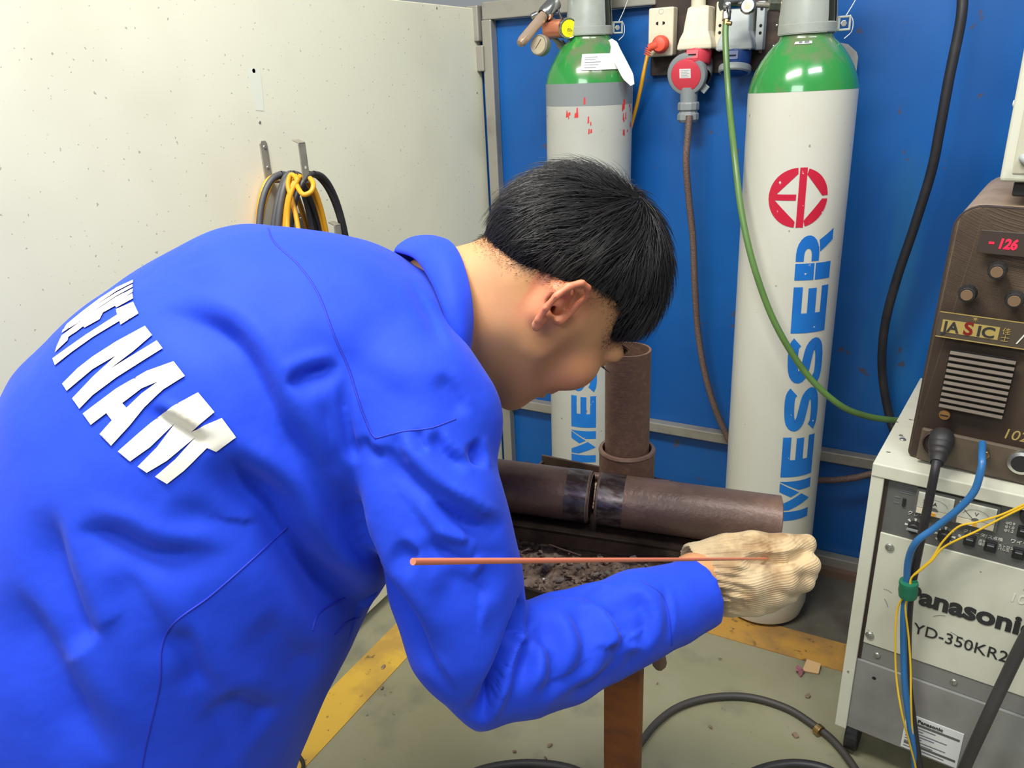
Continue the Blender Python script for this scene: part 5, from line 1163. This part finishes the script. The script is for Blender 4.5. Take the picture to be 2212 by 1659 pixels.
for P, wpx, amp, rg_ in STR: SV = stroke(SV, SN, hitS, P, wpx*1.2, amp*1.45, rg_*.55)
SV = relax(SV, SF, 2)
SN = vnormals(SV, SF)
FINE = [
 ([(1126,1270),(1125,1330),(1119,1380),(1092,1445),(1060,1515),(1038,1560)], 9, -20),
 ([(1110,1400),(1085,1460),(1055,1520)], 10, -8),
 ([(470,965),(516,1024),(596,1091),(643,1171),(715,1250),(774,1302)], 9, -6),
 ([(540,800),(597,901),(644,974),(700,1060),(760,1160),(800,1240)], 10, -4),
 ([(800,1163),(834,1263),(886,1359),(944,1449),(990,1510)], 11, -5),
 ([(1160,1293),(1205,1282),(1281,1281),(1326,1306),(1357,1361),(1381,1410)], 8, -5),
 ([(1384,1285),(1390,1330),(1398,1365),(1405,1394)], 8, -4),
 ([(1150,1500),(1230,1470),(1300,1430)], 12, -3),
 ([(937,1057),(992,1105),(1034,1132),(1092,1140)], 9, -4),
 ([(820,962),(887,1040),(980,1100)], 9, -4),
 ([(903,1195),(1000,1192),(1109,1202)], 9, -3),
 ([(147,1143),(238,1159),(318,1195),(397,1207)], 10, -3),
 ([(119,1222),(150,1310),(180,1380)], 10, -3),
 ([(60,1357),(119,1457),(179,1556),(238,1655)], 10, -3),
 ([(615,832),(669,807),(741,791)], 8, -3.5),
 ([(741,814),(756,930),(777,1002)], 8, -2.5),
]
for P, wpx, amp in FINE: SV = stroke(SV, SN, hitS, P, wpx, amp, .15, asym=1.7)
SV = relax(SV, SF, 1)
shirt = meshobj('work_shirt', SV, SF, m_shirt, person)
hitS = Hit(SV, SF)
# seams
def seam(P, r, name='seam', m=m_seam, tow=(500, 1000), off=0.0, k=10):
    Q = []
    for p in catmull([list(p) for p in P], k):
        h_, n_ = hitS(p[0], p[1], tow)
        if h_ is not None: Q.append(h_+n_*off)
    if len(Q) > 2:
        Q = np.array(Q)
        for _ in range(2): Q[1:-1] = (Q[:-2]+Q[1:-1]*2+Q[2:])/4
        return MB().tube(Q, r, 6, smooth=0).obj(name, m, shirt, world=True, smooth=True)
seam([(579,494),(593,525),(644,572),(687,634),(723,728),(752,793),(778,876),(800,930),(812,947)], .0011)
seam([(620,1139),(556,1199),(457,1286),(377,1345),(349,1397),(345,1477),(318,1596),(306,1659),(300,1720)], .0010)
seam([(1384,1254),(1429,1284),(1446,1332),(1451,1394)], .0008)
seam([(675,1361),(683,1334),(700,1315),(727,1300),(745,1292)], .0010, 'pocket_welt'); seam([(722,1370),(746,1346),(775,1334)], .0010, 'pocket_welt')
seam([(812,947),(870,932),(930,925),(985,905)], .0007)
# lettering VIET NAM (outlines in the crop's own frame, laid on the cloth)
def cr(P): return [(x/2.765, y/2.765+460) for x, y in P]
LET = [
 [[(870,678),(912,733),(800,830),(658,937),(800,850),(940,765),(975,812),(850,890),(700,985),(560,1090),(480,1172),(437,1110),(560,980),(700,853),(560,935),(405,1065),(378,1022),(470,930),(560,860),(700,770)]],
 [[(1040,888),(1108,975),(980,1055),(868,1160),(780,1270),(668,1392),(600,1322),(672,1240),(640,1198),(548,1268),(500,1200),(700,1050),(880,945)], [(735,1138),(850,1050),(948,1008),(850,1080),(760,1165)]],
 [[(1185,1072),(1283,1190),(1145,1305),(1325,1225),(1410,1340),(1290,1425),(1240,1405),(1100,1540),(1000,1618),(928,1575),(1050,1470),(1170,1340),(1000,1480),(880,1552),(825,1515),(940,1400),(1050,1255),(900,1400),(780,1485),(708,1425),(850,1300),(980,1190),(1080,1130)]],
 [[(800,535),(832,605),(725,672),(718,650),(560,745),(440,830),(335,912),(320,872),(420,800),(520,730),(705,612),(697,580)]],
 [[(795,485),(800,515),(700,570),(692,560),(620,600),(600,640),(510,690),(500,680),(415,745),(410,765),(335,835),(345,800),(365,755),(460,680),(560,610),(680,545)]],
 [[(798,456),(797,477),(680,553),(560,637),(460,715),(362,775),(372,738),(460,672),(580,585),(700,505)]],
 [[(795,430),(797,447),(700,500),(600,568),(490,650),(375,720),(380,704),(480,620),(580,555),(700,480)]],
 [[(798,405),(799,420),(700,472),(600,540),(500,610),(388,694),(405,668),(500,590),(600,515),(700,450)]]]
for L_ in LET:
    V2, T = fillpoly([cr(P) for P in L_], 7.)
    W3 = []
    for x, y in V2:
        h_, n_ = hitS(x, y, (560, 900)); W3.append(h_+n_*.0012-Vector(rayd(x, y)).normalized()*.0006)
    meshobj('letter', W3, T, m_letter, shirt)
# ---- collar: folded band around the neck
def collar():
    # pixel curves with depth: upper rim close to the neck, lower fall edge
    near_up = [(940, 511, .84), (968, 522, .80), (990, 552, .77), (1008, 605, .752), (1018, 660, .745), (1020, 715, .745), (1014, 770, .755), (1004, 815, .78)]
    near_lo = [(852, 541, .835), (893, 556, .79), (928, 605, .755), (952, 662, .735), (970, 712, .73), (986, 758, .735), (1002, 800, .75), (1010, 835, .78)]
    far_up = [(1004, 830, .83), (985, 800, .90), (970, 720, .93), (950, 620, .935), (935, 545, .90)]
    far_lo = [(1000, 850, .84), (960, 830, .94), (920, 740, .97), (880, 620, .97), (850, 560, .91)]
    U_ = catmull([at(*p) for p in near_up+far_up+[near_up[0]]], 6); L_ = catmull([at(*p) for p in near_lo+far_lo+[near_lo[0]]], 6)
    n = len(U_); ctr_ = np.mean(U_, 0); vs = []; rows = 9
    for i in range(n):
        a, b = np.array(U_[i]), np.array(L_[i]); mid = (a+b)/2; out = mid-ctr_; out /= np.linalg.norm(out)
        w_ = b-a
        outer = [a+w_*t+out*(.007*math.sin(PI*t)+.002) for t in np.linspace(0, 1, rows)]
        inner = [a+w_*t-out*.004+out*(.004*math.sin(PI*t)) for t in np.linspace(1, 0, rows)]
        top = [a-w_/np.linalg.norm(w_)*.004-out*.001]
        vs += outer+inner+top
    m = rows*2+1; fs = []
    for i in range(n-1):
        for k in range(m): fs.append((i*m+k, i*m+(k+1) % m, (i+1)*m+(k+1) % m, (i+1)*m+k))
    o = meshobj('collar', vs, fs, m_shirt, shirt)
    md = o.modifiers.new('s', 'SUBSURF'); md.levels = md.render_levels = 1
    P = [np.array(L_[i])*.86+np.array(U_[i])*.14 for i in range(0, n, 3)]
    return o
collar()
# ---- glove
def build_glove():
    T_ = lambda px, py, d, r: cpt(px, py, d, r)
    lo = np.min([at(1440, 1100, .78), at(1800, 1380, .78), at(1440, 1380, .97), at(1800, 1100, .97), at(1440, 1100, .97), at(1800, 1380, .97)], 0)-.01; hi = np.max([at(1440, 1100, .78), at(1800, 1380, .78), at(1440, 1380, .97), at(1800, 1100, .97), at(1440, 1100, .97)], 0)+.01
    fd = Field(lo, hi, .0019)
    # back of the hand and heel
    fd.chain([T_(1556, 1236, .865, 72), T_(1610, 1240, .86, 76), T_(1660, 1240, .855, 60)], .012)
    fd.ell(T_(1566, 1272, .872, 1)[:3], (.027, .027, .027), .01)
    fd.chain([T_(1582, 1282, .862, 44), T_(1650, 1268, .856, 52)], .012)
    # thumb on top, running out along the rod
    fd.chain([T_(1572, 1188, .862, 36), T_(1630, 1182, .85, 34), T_(1690, 1182, .845, 28), T_(1742, 1176, .85, 22)], .006)
    # index finger below the crease, bending down at the tip
    fd.chain([T_(1640, 1238, .84, 30), T_(1700, 1224, .832, 27), T_(1744, 1220, .84, 24), T_(1745, 1240, .862, 21)], .005)
    fd.chain([T_(1640, 1262, .838, 30), T_(1695, 1254, .832, 28), T_(1732, 1252, .842, 25), T_(1722, 1262, .868, 20)], .004)
    fd.chain([T_(1628, 1288, .842, 30), T_(1672, 1284, .836, 28), T_(1700, 1280, .85, 24), T_(1690, 1285, .872, 20)], .004)
    fd.chain([T_(1600, 1304, .85, 26), T_(1634, 1304, .845, 24), T_(1655, 1300, .855, 21), T_(1650, 1300, .873, 18)], .004)
    # cuff of the glove
    fd.chain([T_(1503, 1226, .868, 52), T_(1560, 1236, .865, 68)], .01)
    fd.cap(at(1450, 1222, .866), at(1535, 1234, .866), 46*.866/FPX, 42*.866/FPX, .003, True)
    return fd.mesh(2)
GV, GF = build_glove()
GN = vnormals(GV, GF)
pc_ = pix(GV); a_, b_ = np.array(at(1500, 1226, .868)), np.array(at(1600, 1240, .862)); ad = (b_-a_)/np.linalg.norm(b_-a_)
rel = GV-a_; al = rel@ad; rd = rel-al[:, None]*ad; e1_ = np.cross(ad, [0, 0, 1.]); e1_ /= np.linalg.norm(e1_); e2_ = np.cross(ad, e1_)
ang = np.arctan2(rd@e2_, rd@e1_); fall = np.clip((.060-al)/.02, 0, 1)
GV = GV+GN*(np.sin(ang*30)*.0010*fall)[:, None]
nzg = np.array([noise.noise(Vector(tuple(p*45))) for p in GV]); GV = GV+GN*(nzg*.0016)[:, None]
hitG = Hit(GV, GF)
for P, wpx, amp in [([(1590,1214),(1630,1207),(1680,1208),(1715,1202),(1745,1192)], 7, -11), ([(1560,1262),(1600,1240),(1640,1215)], 9, -3), ([(1548,1290),(1590,1275),(1640,1285)], 9, -3), ([(1570,1310),(1610,1300)], 8, -3), ([(1560,1165),(1610,1180),(1650,1195)], 8, -2)]:
    GV = stroke(GV, GN, hitG, P, wpx, amp, .3, (1640, 1240))
gl = meshobj('glove', GV, GF, m_glove, person, label='dirty cream knitted cotton glove holding the rod')
# far glove on the pipe (same kind), placed at the far sleeve end
src = np.array(at(1530, 1232, .866)); dst = np.array(at(925, 1062, 1.045)); meshobj('glove', dst+(GV-src)*.85, GF, m_glove, person, label='cotton glove resting on the far pipe')
# wrist
wf = Field(np.array(at(1460, 1240, .84))-.1, np.array(at(1460, 1240, .84))+.1, .003)
wf.chain([cpt(1420, 1300, .825, 50), cpt(1500, 1245, .848, 46), cpt(1560, 1238, .862, 44)], .01); wv, wfc = wf.mesh(2)
meshobj('wrist', wv, wfc, m_skin, person)
# ---- trousers and boots down to the floor (outside the frame)
hipc = np.array(at(-230, 1780, .84)); 
tf = Field([hipc[0]-.35, hipc[1]-.45, 0.05], [hipc[0]+.40, hipc[1]+.45, hipc[2]+.25], .011)
pxy = lambda dx, dy, z, r: (hipc[0]+dx, hipc[1]+dy, z, r)
hz = hipc[2]
tf.ell(hipc, (.17, .16, .15), .03)
for (dx, dy) in ((.02, -.13), (-.02, .14)):
    tf.chain([pxy(dx*.7, dy*.7, hz-.02, .105), pxy(dx+.06, dy, hz*.5, .078), pxy(dx, dy, .10, .062)], .03)
tv, tfc = tf.mesh(2); meshobj('trousers', tv, tfc, m_trou, person)
for (dx, dy) in ((.02, -.13), (-.02, .14)):
    bf = Field([hipc[0]+dx-.12, hipc[1]+dy-.1, -.01], [hipc[0]+dx+.25, hipc[1]+dy+.1, .16], .006)
    bf.cap((hipc[0]+dx-.02, hipc[1]+dy, .045), (hipc[0]+dx+.15, hipc[1]+dy, .038), .045, .038, .01); bf.cap((hipc[0]+dx, hipc[1]+dy, .05), (hipc[0]+dx, hipc[1]+dy, .12), .045, .045, .02)
    bv, bfc = bf.mesh(2); bv[:, 2] = np.maximum(bv[:, 2], .001); meshobj('boot', bv, bfc, m_boot, person)
# ---- filler rod held in the glove
a_, b_ = Vector(at(892, 1213, .275)), Vector(at(1660, 1207, .842))
tag(MB().cyl(a_, b_, .00135, n=12).obj('filler_rod', m_rod, smooth=True), 'thin copper coloured filler rod held in the cotton glove', 'rod')
